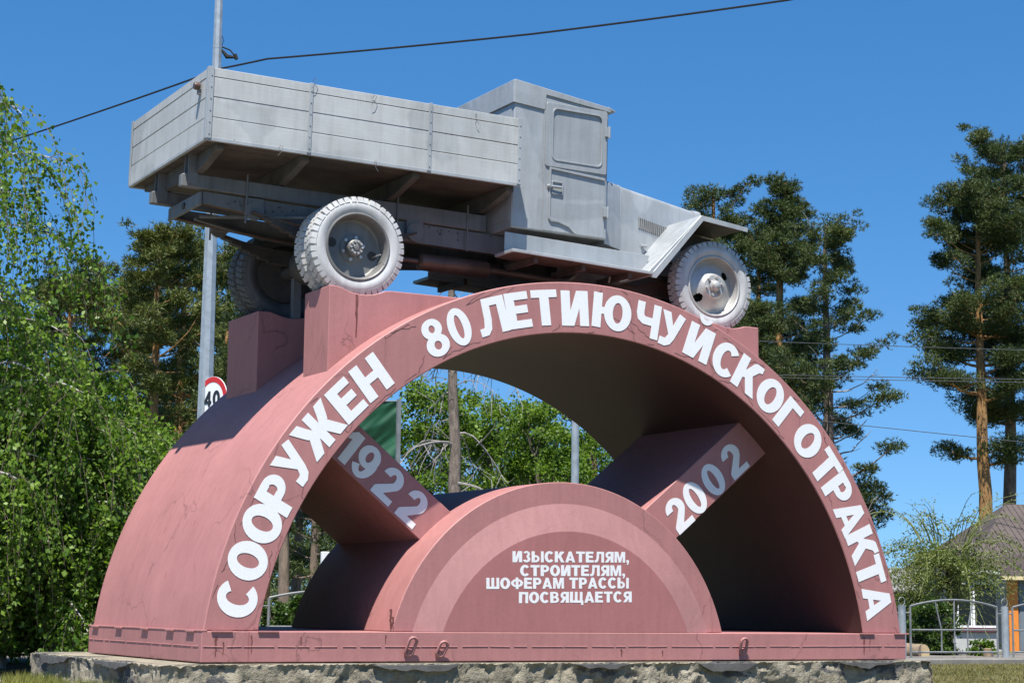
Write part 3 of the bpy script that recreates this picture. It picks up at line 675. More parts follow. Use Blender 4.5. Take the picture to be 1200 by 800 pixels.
def frame_ring(outer, inner, y0, y1):
    n = len(outer); vs = [(p[0], y, p[1]) for y in (y0, y1) for p in outer]+[(p[0], y, p[1]) for y in (y0, y1) for p in inner]; fs = []
    for k in range(n):
        j = (k+1) % n; fs += [(k, j, 2*n+j, 2*n+k), (n+k, 3*n+k, 3*n+j, n+j), (k, n+k, n+j, j), (2*n+k, 2*n+j, 3*n+j, 3*n+k)]
    return MB().add(vs, fs)
for s in (-1, 1):
    def yy(a, b): return sorted((s*(NY+a), s*(NY+b)))
    dq = [(1.935, .385), (2.592, .385), (2.605, 1.575), (1.935, 1.635)]
    n = 4; a, b = yy(.002, .016)
    din = [(2.012, 1.065), (2.012, 1.065)]
    # door skin with a recessed blanked window
    wq = rrect(2.012, 2.537, 1.062, 1.545, .05)
    door = tb(MB().prism(dq, 'y', *yy(.0022, .010)), 'door', 'silver_paint', None, .004)
    tb(frame_ring(rrect(1.94, 2.598, .99, 1.60, .02), wq, *yy(.0105, .022)), 'window_surround', 'silver_paint', door, .003)
    tb(frame_ring(rrect(2.0, 2.549, 1.05, 1.557, .055), rrect(2.014, 2.535, 1.064, 1.543, .048), *yy(.0225, .028)), 'window_bead', 'silver_paint', door, .002)
    a, b = yy(.012, .026)
    lp = [(1.985, .985), (1.985, .50), (2.01, .475), (2.10, .47), (2.20, .44), (2.26, .39), (2.285, .39), (2.215, .46), (2.11, .495), (2.02, .505), (2.004, .52), (2.004, .965), (2.58, .93), (2.58, .955)]
    tb(MB().prism(lp, 'y', a, b), 'raised_moulding', 'silver_paint', door, .003)
    tb(frame_ring(rrect(2.01, 2.135, .735, .860, .012), rrect(2.024, 2.121, .749, .846, .010), *yy(.0105, .024)), 'handle_recess', 'silver_paint', door, .002)
    tb(MB().tube([(1.995, s*(NY+.03), .802), (2.11, s*(NY+.035), .802)], .013, 8).tube([(1.98, s*(NY+.01), .802), (1.995, s*(NY+.04), .802)], .02, 8), 'handle', 'silver_paint', door, smooth=40)
    for zz in (1.40, .63):
        tb(MB().box(2.57, 2.625, *yy(.012, .038), zz-.045, zz+.045).tube([(2.615, s*(NY+.03), zz-.055), (2.615, s*(NY+.03), zz+.055)], .014, 8), 'hinge', 'silver_paint', door, .002)
    tb(MB().box(1.922, 1.933, *yy(.002, .012), .38, 1.52), 'door_jamb', 'silver_paint', cab, .002)
# bulkhead, bonnet, radiator
def hood_sec(x, w, zb, zs_, zt):
    return [(x, -w, zb), (x, -w, zs_-.02), (x, -w+.015, zs_+.012), (x, -w+.06, zs_+.035), (x, -w*.5, zt-.012), (x, 0, zt), (x, w*.5, zt-.012), (x, w-.06, zs_+.035), (x, w-.015, zs_+.012), (x, w, zs_-.02), (x, w, zb)]
def loft(secs, cap=True):
    n = len(secs[0]); vs = [p for s_ in secs for p in s_]; fs = []
    for i in range(len(secs)-1):
        for k in range(n-1): fs.append((i*n+k, i*n+k+1, (i+1)*n+k+1, (i+1)*n+k))
        fs.append((i*n+n-1, i*n, (i+1)*n, (i+1)*n+n-1))
    if cap: fs += [tuple(range(n)), tuple(range(len(secs)*n-1, (len(secs)-1)*n-1, -1))]
    return MB().add(vs, fs)
tb(loft([hood_sec(2.622, .77, .345, .93, 1.03), hood_sec(2.75, .69, .345, .945, 1.03), hood_sec(2.895, .60, .345, .95, 1.025)]), 'bulkhead', 'silver_paint', None, smooth=30)
def hw(x): return .592+(x-2.90)*(.36-.592)/(3.93-2.90)
hood = tb(loft([hood_sec(x, hw(x), .33, .945-(x-2.9)*.085, 1.018-(x-2.9)*.095) for x in (2.899, 3.4, 3.90)]), 'bonnet', 'silver_paint', None, smooth=30)
tb(loft([hood_sec(2.888, .603, .34, .952, 1.028), hood_sec(2.898, .603, .34, .952, 1.028)]), 'bonnet_strip', 'silver_paint', hood, smooth=30)
tb(loft([hood_sec(3.892, .375, .0, .868, .938), hood_sec(3.97, .375, .0, .866, .936), hood_sec(3.99, .36, .02, .845, .915)]), 'radiator_shell', 'silver_paint', None, smooth=30)
tb(MB().box(3.985, 3.999, -.30, .30, .06, .80), 'radiator_core', 'dark_grease')
tb(MB().tube([(3.945, 0, .92), (3.945, 0, .965)], .035, 12), 'radiator_cap', 'silver_paint', smooth=40)
for s in (-1, 1):
    tb(MB().add([(3.135, s*(hw(3.135)+.0015), .590), (3.575, s*(hw(3.575)+.0015), .545), (3.575, s*(hw(3.575)+.0015), .652), (3.135, s*(hw(3.135)+.0015), .702)], [(0, 1, 2, 3)]), 'louvre_gap_plate', 'dark_grease', hood)  # dark plate on the solid bonnet, painting in the shaded gaps between louvres
    for k in range(17):
        x = 3.14+k*.0265; w = hw(x); zt = .700-k*.0030; ang = math.atan2(hw(3.5)-hw(3.1), .4)
        M = Matrix.Translation((x, s*w, zt-.055)) @ Matrix.Rotation(s*ang, 4, 'Z')
        tb(MB().add([(-.002, 0, -.056), (.010, 0, -.056), (.002, s*.012, -.052), (-.002, 0, .056), (.010, 0, .056), (.002, s*.012, .052)], [(0, 1, 2), (3, 5, 4), (0, 2, 5, 3), (1, 4, 5, 2), (0, 3, 4, 1)], M), 'louvre', 'silver_paint', hood)
    x = 3.17; tb(MB().box(x, x+.07, *sorted((s*hw(x), s*(hw(x)+.02))), .415, .44), 'bonnet_latch', 'silver_paint', hood, .004)
    # skirt, running board, fender
    tb(MB().prism([(1.545, .13), (3.04, .075), (3.10, .28), (1.545, .325)], 'y', *sorted((s*.795, s*.805))), 'skirt_panel', 'silver_paint', None, .002)
    tb(MB().prism([(1.50, .098), (1.50, .126), (3.0, .078), (3.0, .050)], 'y', *sorted((s*1.05, s*.70))), 'running_board', 'silver_paint', None, .003)
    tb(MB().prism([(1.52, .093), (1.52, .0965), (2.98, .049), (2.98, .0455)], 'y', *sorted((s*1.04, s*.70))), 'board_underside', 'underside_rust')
    for xx in (1.75, 2.25, 2.75): tb(MB().box(xx, xx+.04, *sorted((s*1.0, s*.42)), .03-(xx-1.75)*.03, .09-(xx-1.75)*.034), 'board_bracket', 'underside_rust')
    top = [(2.955, .048), (3.035, .055), (3.556, .676), (4.090, .622), (4.090, .636), (3.550, .692), (2.955, .072)]
    fen = tb(MB().prism(top, 'y', *sorted((s*1.0, s*.36))), 'fender', 'silver_paint', None, .003)
    lipp = [(3.0, .03), (3.055, .03), (3.575, .640), (4.088, .590), (4.092, .634), (3.551, .690), (2.985, .048)]
    tb(MB().prism(lipp, 'y', *sorted((s*1.0015, s*1.010))), 'fender_lip', 'silver_paint', fen, .002)
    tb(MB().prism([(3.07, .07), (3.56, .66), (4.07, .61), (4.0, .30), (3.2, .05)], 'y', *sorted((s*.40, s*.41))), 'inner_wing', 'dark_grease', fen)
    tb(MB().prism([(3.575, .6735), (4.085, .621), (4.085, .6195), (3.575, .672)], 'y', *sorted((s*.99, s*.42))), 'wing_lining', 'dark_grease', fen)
# rear lamp on the tail board
lm_ = tb(MB().lathe([(.001, -.035), (.028, -.03), (.034, -.01), (.034, .02), (.001, .022)], 16, M=Matrix.Translation((BX0-.035, -.885, 1.19)) @ Matrix.Rotation(rad(-90), 4, 'Z')), 'rear_lamp', 'lamp_brown', smooth=40)
tb(MB().box(BX0-.03, BX0+.002, -.90, -.87, 1.12, 1.165), 'lamp_bracket', 'chassis_grey', lm_)
# ---- wheels
def wheel(x, z, yface, s, kind, rot=0.0):
    """yface: outer face of the tyre, s = -1 near side, +1 far side"""
    yo = lambda v: yface-s*v      # v metres inward from the outer face
    n = 72; TY = 'tyre_silver' if s < 0 else 'tyre_dark'; RM = ('dish_shade_grey' if kind == 'rear' else 'rim_silver') if s < 0 else 'chassis_grey'
    prof = [(.268, .045), (.285, .022), (.31, .012), (.34, .0), (.37, .003), (.395, .014), (.412, .032), (.420, .055), (.420, .125), (.412, .148), (.395, .166), (.37, .177), (.34, .18), (.31, .168), (.268, .135)]
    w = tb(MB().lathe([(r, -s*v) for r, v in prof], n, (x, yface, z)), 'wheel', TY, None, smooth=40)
    lug = MB(); rg = random.Random(int(x*10)+int(yface*100))
    for k in range(44):
        a = 2*math.pi*(k+rg.uniform(-.1, .1))/44+rot
        for v0, v1, da in ((.012, .074, 0), (.106, .168, math.pi/44), (.066, .114, math.pi/88)):
            A = a+da; hwid = rg.uniform(.0205, .0235); hh = rg.uniform(.4335, .4375)
            lo = .388 if v0 < .05 or v1 > .15 else .41
            vo, vi = v0, v1
            ct, st = math.cos(A), math.sin(A); vs = []
            for r, va, vb, wd in ((lo, vo-.008 if v0 < .05 else vo, vi+.008 if v1 > .15 else vi, hwid*1.1), (hh, vo+.008, vi-.004, hwid)):
                for tt, vv in ((-wd, va), (wd, va), (wd, vb), (-wd, vb)):
                    vs.append((x+r*ct-tt*st, yo(vv), z+r*st+tt*ct))
            lug.add(vs, [(0, 1, 2, 3), (4, 7, 6, 5), (0, 4, 5, 1), (1, 5, 6, 2), (2, 6, 7, 3), (3, 7, 4, 0)])
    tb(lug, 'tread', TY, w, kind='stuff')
    if kind == 'rear':
        hc = [(.195*math.cos(a), .195*math.sin(a)) for a in (rad(-12), rad(168))]; hr = .042
        rp = [(.302, .018), (.298, .008), (.286, .004), (.276, .010), (.268, .03), (.262, .05), (.262, .125), (.256, .142), (.247, .150)]+[(q, .152) for q in np.linspace(.24, .14, 12)]+[(.12, .146), (.06, .144)]
    else:
        hc = [(.192*math.cos(a), .192*math.sin(a)) for a in (rad(38), rad(218))]; hr = .042
        rp = [(.302, .018), (.298, .008), (.286, .004), (.276, .012), (.27, .04), (.262, .085), (.252, .098), (.243, .094)]+[(q, .094-.055*(.238-q)/.098) for q in np.linspace(.238, .14, 12)]+[(.12, .028), (.108, .015), (.05, .012)]
    sk = lambda a, b: any(math.hypot(a-h[0], b-h[1]) < hr for h in hc)
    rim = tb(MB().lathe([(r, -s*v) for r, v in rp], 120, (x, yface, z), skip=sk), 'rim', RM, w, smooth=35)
    tb(MB().lathe([(.268, -s*.135), (.26, -s*.156), (.05, -s*.162)], 32, (x, yface, z)), 'brake_drum', 'dark_grease', w)
    if kind == 'rear':
        hub = MB().lathe([(.118, -s*.146), (.118, -s*.136), (.075, -s*.130), (.070, -s*.060), (.060, -s*.052), (.030, -s*.050), (.022, -s*.038), (.001, -s*.036)], 32, (x, yface, z))
        tb(hub, 'hub', RM, w, smooth=30); bl = MB()
        for k in range(10):
            a = 2*math.pi*k/10; bl.tube([(x+.052*math.cos(a), yo(.055), z+.052*math.sin(a)), (x+.052*math.cos(a), yo(.034), z+.052*math.sin(a))], .0105, 6)
        for k in range(6):
            a = 2*math.pi*k/6+.3; bl.tube([(x+.098*math.cos(a), yo(.15), z+.098*math.sin(a)), (x+.098*math.cos(a), yo(.112), z+.098*math.sin(a))], .016, 6)
    else:
        hub = MB().lathe([(.062, -s*.016), (.058, s*.012), (.048, s*.016), (.046, s*.030), (.036, s*.046), (.018, s*.054), (.001, s*.056)], 28, (x, yface, z))
        tb(hub, 'hub', 'rim_silver', w, smooth=30); bl = MB()
        for k in range(6):
            a = 2*math.pi*k/6+.25; bl.tube([(x+.088*math.cos(a), yo(.018), z+.088*math.sin(a)), (x+.088*math.cos(a), yo(-.012), z+.088*math.sin(a))], .016, 6)
    tb(bl, 'wheel_nut', 'rim_silver', w)
    if kind == 'rear':
        tb(MB().tube([(x+.20, yo(.16), z-.05), (x+.225, yo(.04), z-.04)], .006, 6), 'valve', 'rim_silver', w)
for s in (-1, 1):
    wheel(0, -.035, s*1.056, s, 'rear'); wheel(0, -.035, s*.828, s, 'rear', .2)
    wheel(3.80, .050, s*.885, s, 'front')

# ------------------------------------------------------------------ lamp post, sign, cables
def lamppost(px, d, label, ztop, r0, r1, sides=8, name='lamp_post', base=None):
    x, y = place(px, d); gz = ground_z(x, y); r = empty(name, (x, y, gz)); tag(r, label, 'pole')
    m = MB().tube([(0, 0, 0), (0, 0, ztop-gz)], [r0, r1], sides); m.build('pole', 'galvanised', r)
    MB().tube([(0, 0, 0), (0, 0, .03)], r0*1.9, 16).build('base_plate', 'galvanised', r)
    return r, x, y, gz
PD = 28.5
lp, lx, ly, lg = lamppost(239.5, PD, 'tall tapered octagonal galvanised lamp post behind the arch carrying a cable', 12.2, .155, .045)
zb_ = z_at(245, 55, PD)-lg
MB().tube([(0, 0, zb_-.03), (0, 0, zb_+.03)], .074, 8).build('clamp_band', 'galvanised', lp)
rv = np.array([math.cos(YAW), -math.sin(YAW)])
q = Vector((rv[0], rv[1], 0))
MB().tube([q*.07+Vector((0, 0, zb_)), q*.2+Vector((0, 0, zb_-.05)), q*.3+Vector((0, 0, zb_-.17))], .012, 6).tube([q*.07+Vector((0, 0, zb_-.05)), q*.16+Vector((0, 0, zb_-.16)), q*.3+Vector((0, 0, zb_-.17))], [.02, .04, .02], 6).tube([q*.28+Vector((0, 0, zb_-.12)), q*.31+Vector((0, 0, zb_-.2))], .03, 6).tube([q*.06+Vector((0, 0, zb_+.2)), q*.1+Vector((0, 0, zb_+.1)), q*.06+Vector((0, 0, zb_))], .006, 5).build('cable_bracket', 'cable_black', lp, smooth=40)
def wire(name, pts, r, label, mat='cable_black', group=None, n=24):
    P = [Vector((*place(px, d), z_at(px, py, d))) for px, py, d in pts]; path = []
    for a, b in zip(P[:-1], P[1:]):
        for k in range(n): 
            t = k/n; p = a.lerp(b, t); p.z -= .012*(b-a).length*4*t*(1-t)*.25; path.append(p)
    path.append(P[-1]); o = MB().tube(path, r, 5).build(name, mat, smooth=60); tag(o, label, 'cable', group); return o
wire('overhead_cable', [(-700, 320, 52), (-260, 250, 39), (0, 163.5, 32.5), (246, 80, PD), (300, 69, 28.0), (620, 40, 26.3), (930, 0.5, 25), (1300, -70, 23.5)], .016, 'thick black twisted cable slung from the lamp post across the sky', n=10)
WG = 'thin wires beyond the pines'
for py0, py1, lab in ((398, 412, 'uppermost thin wire passing in front of the pine trunks'), (439, 443, 'thin wire just below the uppermost one, of a close pair'), (442, 447, 'lower thin wire of the close pair'), (474, 534, 'thin wire sloping down towards the house roof')):
    wire('power_line', [(760, py0-4, 66), (1400, py1+3, 58)], .013, lab, 'wire_grey', WG)
# speed limit sign on the lamp post
def speed_sign():
    d = PD-.22; x, y = place(247.5, d); z = z_at(247.5, 467, d)
    vdir = math.atan2(CAM[1]-y, CAM[0]-x); a = vdir-rad(50)      # turned away from the viewer
    r = empty('speed_limit_sign', (x, y, z)); r.rotation_euler = (0, 0, a+math.pi/2); r.scale = (1.13,)*3
    tag(r, 'round red-rimmed white speed limit sign reading 40 on the lamp post', 'road sign')
    MB().lathe([(.001, 0), (.30, 0), (.30, .012), (.001, .012)], 40).build('plate', 'sign_white', r)
    MB().lathe([(.225, -.003), (.296, -.003), (.296, .0), (.225, .0)], 48, close=True).build('red_rim', 'sign_red', r)
    for ch, xx in (('4', -.085), ('0', .09)):
        if ch == '0':
            o = bpy.data.objects.new('digit', glyph_mesh('0', .02)); COL.objects.link(o)
        else:
            m = MB().prism([(.36, 0), (.54, 0), (.54, 1), (.36, 1)], 'y', -.02, 0).prism([(0, .2), (.64, .2), (.64, .37), (0, .37)], 'y', -.021, 0).prism([(0, .36), (.2, .36), (.5, .85), (.5, 1), (.38, 1)], 'y', -.022, 0)
            m.v = [(a_-.32, b_, c_) for a_, b_, c_ in m.v]; o = m.build('digit', 'sign_black')
        o.parent = r; o.matrix_local = Matrix.Translation((xx, -.0035, -.105)) @ Matrix.Diagonal((.23, .2, .21, 1))
        if ch == '0':
            o.data = o.data.copy(); o.data.materials.clear(); o.data.materials.append(MATS['sign_black'])
    MB().box(-.25, .25, .012, .03, .10, .13).box(-.25, .25, .012, .03, -.13, -.10).build('bracket', 'galvanised', r)
speed_sign()
lamppost(675.5, 34, 'plain round grey steel post rising between the leafy trees', 6.0, .075, .065, 14, 'steel_post')
# green tarpaulin screen on a steel post
def screen():
    d = 30; x, y = place(467.5, d); gz = ground_z(x, y); r = empty('tarpaulin_screen', (x, y, gz)); tag(r, 'dark green wrinkled tarpaulin screen on a steel post behind the arch', 'screen')
    zt = z_at(467, 470, d)-gz; MB().box(-.03, .03, -.03, .03, 0, zt+.03).build('post', 'fence_grey', r)
    from mathutils import noise as N
    nx, nz = 40, 50; L = .95; zb = zt-1.15; vs = []; e = Vector((-rv[0], -rv[1], 0)); nrm = Vector((math.sin(YAW), math.cos(YAW), 0))
    for j in range(nz+1):
        for i in range(nx+1):
            u = i/nx*L; z = zb+(zt-zb)*j/nz; dd = .07*N.noise(Vector((u*1.2, z*3.0+u*2, 3)))+.022*N.noise(Vector((u*3, z*10+u*7, 9)))
            p = e*(u+.04)+nrm*dd; vs.append((p.x, p.y, z))
    MB().add(vs, [(j*(nx+1)+i, j*(nx+1)+i+1, (j+1)*(nx+1)+i+1, (j+1)*(nx+1)+i) for j in range(nz) for i in range(nx)]).build('tarpaulin', 'tarp_green', r, smooth=60)
    for zz in (zb, zt):
        p = e*(L+.05); MB().tube([(0, 0, zz), (p.x, p.y, zz)], .012, 6).build('cross_arm', 'fence_grey', r)
screen()
def white_post():
    d = 33; x, y = place(386.5, d); gz = ground_z(x, y); r = MB().box(-.09, .09, -.05, .05, 0, 1.75).build('white_board_post', 'white_post', bevel=.01, loc=(x, y, gz)); tag(r, 'white painted board post standing behind the half drum', 'post')
white_post()

# ------------------------------------------------------------------ fence
FY = 7.95; FZ = GZ+.07
fence = empty('tube_fence', (0, FY, FZ)); tag(fence, 'low grey tubular fence of arched panels and posts along the path behind the arch', 'fence')
def fence_panel(x, w):
    h0, h1 = .76, .86; X = lambda p: [(x+q[0], q[1], q[2]) for q in p]
    def top(t): return h0+(h1-h0)*(1-(2*t-1)**2)
    f = MB().tube(X([(w*t, 0, top(t)) for t in np.linspace(0, 1, 13)]), .016, 6).tube(X([(0, 0, .0), (0, 0, h0)]), .018, 6).tube(X([(w, 0, .0), (w, 0, h0)]), .018, 6)
    f = f.build('panel_frame', 'fence_grey', fence, smooth=50)
    MB().tube(X([(0, 0, .41), (w, 0, .41)]), .014, 6).build('middle_rail', 'fence_grey', f)
    MB().tube(X([(0, 0, .08), (w, 0, .08)]), .015, 6).build('bottom_rail', 'fence_grey', f)
    for t0, t1 in ((.28, .35), (.5, .5), (.72, .65)):
        MB().tube(X([(w*t1, 0, .08), (w*t1, 0, .41), (w*t0, 0, top(t0))]), .013, 6).build('bar', 'fence_grey', f)
    for s_ in (-1, 1):
        e = 0 if s_ < 0 else w
        MB().tube(X([(e, 0, .66), (e+s_*.09, 0, .66)]), .011, 5).build('tie', 'fence_grey', f)
def fence_post(x):
    p = MB().tube([(x, 0, -.03), (x, 0, .77)], .058, 14).build('post', 'galvanised', fence, smooth=50)
    MB().tube([(x+.06*math.cos(t), 0, .83+.06*math.sin(t)) for t in np.linspace(0, 2*math.pi, 17)], .007, 5, cap=False).build('ring', 'fence_grey', p)
def fx(px):  # x on the fence line seen in column px
    v = cf+cr*(px-600)/FPX; t = (FY-CAM[1])/v[1]; return CAM[0]+v[0]*t
x1 = fx(1169); step = fx(1169)-fx(1051); pw = fx(1159)-fx(1059.5)
for k in range(-13, 2):
    xp = x1+step*k; fence_post(xp)
    if k < 1: fence_panel(xp+(step-pw)/2, pw)

# ------------------------------------------------------------------ buildings
def house():
    d = 60; gx, gy = place(1150, d); gz = -.82; r = empty('house', (gx, gy, gz)); r.rotation_euler = (0, 0, -YAW+rad(6))
    tag(r, 'low pale-sided house with white framed window and dark sheet roof behind the willow', 'house')
    k = FPX/d
    def X(px): return (px-1150)/k
    def Z(py): return z_at(1150, py, d)-gz
    x0, x1 = X(1114), X(1114)+9.0; zw = Z(667); zf = Z(741)
    MB().box(x0, x1, .0, 7, zf, zw+.02).build('wall', 'siding', r)
    MB().box(x0-.02, x1+.02, -.05, 7, -.2, zf).build('foundation', 'limewash', r)
    n = int((zw-zf)/.14)
    for i in range(n):
        z0 = zf+i*.14; MB().add([(x0-.01, -.022, z0), (x1, -.022, z0), (x1, -.004, z0+.137), (x0-.01, -.004, z0+.137)], [(0, 1, 2, 3)]).build('siding_board', 'siding', r)
    for pa, pb, lab in ((1118, 1136, 0), (1137, 1171, 1)):
        w = MB().box(X(pa), X(pb), -.06, -.026, Z(735), Z(682)).build('window', 'window_white', r)
        if lab: cells = ((1139.5, 1168),)
        else: cells = ((1120, 1134),)
        for a, b in cells: MB().box(X(a), X(b), -.066, -.0605, Z(732), Z(685)).build('pane', 'window_glass', w)
    MB().box(X(1172), X(1175), -.10, -.026, Z(735), Z(680)).build('window_trim', 'window_white', r)
    MB().box(X(1116), X(1177), -.14, -.026, Z(740), Z(735.5)).build('sill', 'sill_red', r)
    # hip roof of ribbed sheet
    ze = zw; zr = ze+2.3; e = .25
    MB().box(x0-.3, X(1133), -.22, 3.0, ze-.06, ze+.03).build('lean_to_roof', 'shed_roof', r, bevel=.01)
    a, b = X(1130), x1+e; y0, y1 = -e, 7+e; hx0 = a+2.7; hx1 = x1-2.2; ym = 3.5
    P = [(a, y0, ze), (b, y0, ze), (b, y1, ze), (a, y1, ze), (hx0, ym, zr), (hx1, ym, zr), (a, y0, ze-.1), (b, y0, ze-.1), (b, y1, ze-.1), (a, y1, ze-.1)]
    rf = MB().add(P, [(0, 1, 5, 4), (1, 2, 5), (2, 3, 4, 5), (3, 0, 4), (6, 9, 8, 7), (0, 6, 7, 1), (1, 7, 8, 2), (2, 8, 9, 3), (3, 9, 6, 0)]).build('roof', 'roof_brown', r)
    for i in range(44):
        xx = a+.1+i*(b-a-.2)/43
        if xx < hx0: t = (xx-a)/(hx0-a)
        elif xx > hx1: t = (b-xx)/(b-hx1)
        else: t = 1
        t = max(.03, t)*.985
        MB().tube([(xx, y0-.01, ze+.012), (xx, y0+(ym-y0)*t, ze+(zr-ze)*t+.012)], .018, 5).build('roof_rib', 'roof_brown', rf)
    MB().box(a, b, y0-.03, y0-.004, ze-.14, ze+.0).build('fascia', 'white_post', r)
house()
def kiosk():
    d = 47; gx, gy = place(1186, d); gz = ground_z(gx, gy); r = empty('kiosk', (gx, gy, gz)); r.rotation_euler = (0, 0, -YAW-rad(4))
    tag(r, 'dark grey kiosk with orange corner post under a brown ribbed metal canopy', 'kiosk'); k = FPX/d
    X = lambda px: (px-1186)/k
    Z = lambda py: z_at(1186, py, d)-gz
    MB().box(X(1191.5), X(1191.5)+3.2, .03, 3, 0, Z(676)).build('wall', 'kiosk_grey', r)
    MB().box(X(1180), X(1191), 0, .3, -.05, Z(681)).build('corner_post', 'orange_paint', r, bevel=.01)
    MB().box(X(1179), X(1191.2), -.01, .31, Z(680.6), Z(676)).build('post_capital', 'kiosk_cream', r)
    zc_ = Z(675); cv = MB().add([(X(1168), -.30, zc_), (X(1168)+4.2, -.30, zc_), (X(1178)+4, .9, zc_+.55), (X(1178), .9, zc_+.55), (X(1168), -.30, zc_-.05), (X(1168)+4.2, -.30, zc_-.05), (X(1178)+4, .9, zc_+.5), (X(1178), .9, zc_+.5)], [(0, 1, 2, 3), (7, 6, 5, 4), (0, 4, 5, 1), (3, 2, 6, 7), (0, 3, 7, 4), (1, 5, 6, 2)]).build('canopy', 'canopy_brown', r)
    for i in range(24):
        t = i/23; MB().tube([(X(1168)+.02+4.1*t, -.305, zc_+.015), (X(1178)+.02+3.9*t, .9, zc_+.565)], .022, 5).build('canopy_rib', 'canopy_brown', cv)
    MB().box(X(1168), X(1168)+4.2, -.325, -.305, zc_-.09, zc_-.0).build('fascia', 'kiosk_cream', cv)
    for i in range(3):
        xx = X(1191.5)+.02+i*.9; MB().box(xx+.01, xx+.88, .012, .029, .03, Z(678)).build('wall_panel', 'kiosk_grey', r)
kiosk()
def shed():
    d = 62; gx, gy = place(1060, d); gz = -.82; r = empty('shed', (gx, gy, gz)); r.rotation_euler = (0, 0, -YAW+rad(8)); k = FPX/d
    tag(r, 'dark red shed with pale grey roof half hidden by the willow and the arch', 'shed')
    Z = lambda py: z_at(1060, py, d)-gz
    MB().box(-1.9, .42, 0, 3, 0, Z(692)).build('wall', 'shed_wall', r)
    for i in range(14):
        x = -1.88+i*.164; MB().box(x, x+.155, -.02, -.002, .1, Z(693)).build('plank', 'shed_wall', r)
    z = Z(691); MB().add([(-2.2, -.4, z), (.62, -.4, z), (.62, 1.8, z+.75), (-2.2, 1.8, z+.75), (-2.2, -.4, z-.07), (.62, -.4, z-.07), (.62, 1.8, z+.68), (-2.2, 1.8, z+.68)], [(0, 1, 2, 3), (7, 6, 5, 4), (0, 4, 5, 1), (3, 2, 6, 7), (0, 3, 7, 4), (1, 5, 6, 2)]).build('roof', 'shed_roof', r)
    for i in range(18):
        x = -2.15+i*.16; MB().tube([(x, -.41, z+.008), (x, 1.8, z+.758)], .016, 5).build('roof_rib', 'shed_roof', r)
shed()
def log(px, d, L, rr, ang, label):
    x, y = place(px, d); o = empty('cut_log', (x, y, ground_z(x, y)+rr)); o.rotation_euler = (0, 0, ang); tag(o, label, 'log')
    MB().tube([(-L/2, 0, 0), (-L/4, .01, .0), (L/4, -.01, 0), (L/2, 0, 0)], [rr, rr*1.05, rr*.97, rr], 14).build('bark', 'log_bark', o, smooth=40)
    for s in (-1, 1): MB().lathe([(.001, 0), (rr*.93, 0), (rr*.93, .006), (.001, .006)], 14, M=Matrix.Translation((s*(L/2+.004), 0, 0)) @ Matrix.Rotation(rad(90), 4, 'Z')).build('sawn_end', 'cut_wood', o)
log(1066, 29.4, .55, .13, -YAW-rad(60), 'short sawn log lying under the willow behind the fence')
log(1078, 30.4, .9, .06, -YAW-rad(10), 'thin pale pole of wood lying beside the sawn log')
def stump():
    x, y = place(1154, 29.4); o = empty('tree_stump', (x, y, ground_z(x, y))); tag(o, 'small pale upright stump beside a leafy plant behind the fence', 'stump')
    MB().tube([(0, 0, -.02), (0, 0, .1), (0, 0, .19)], [.08, .065, .065], 12).build('bark', 'log_bark', o, smooth=40)
    MB().tube([(0, 0, .19), (0, 0, .196)], .06, 12).build('sawn_top', 'cut_wood', o)
stump()

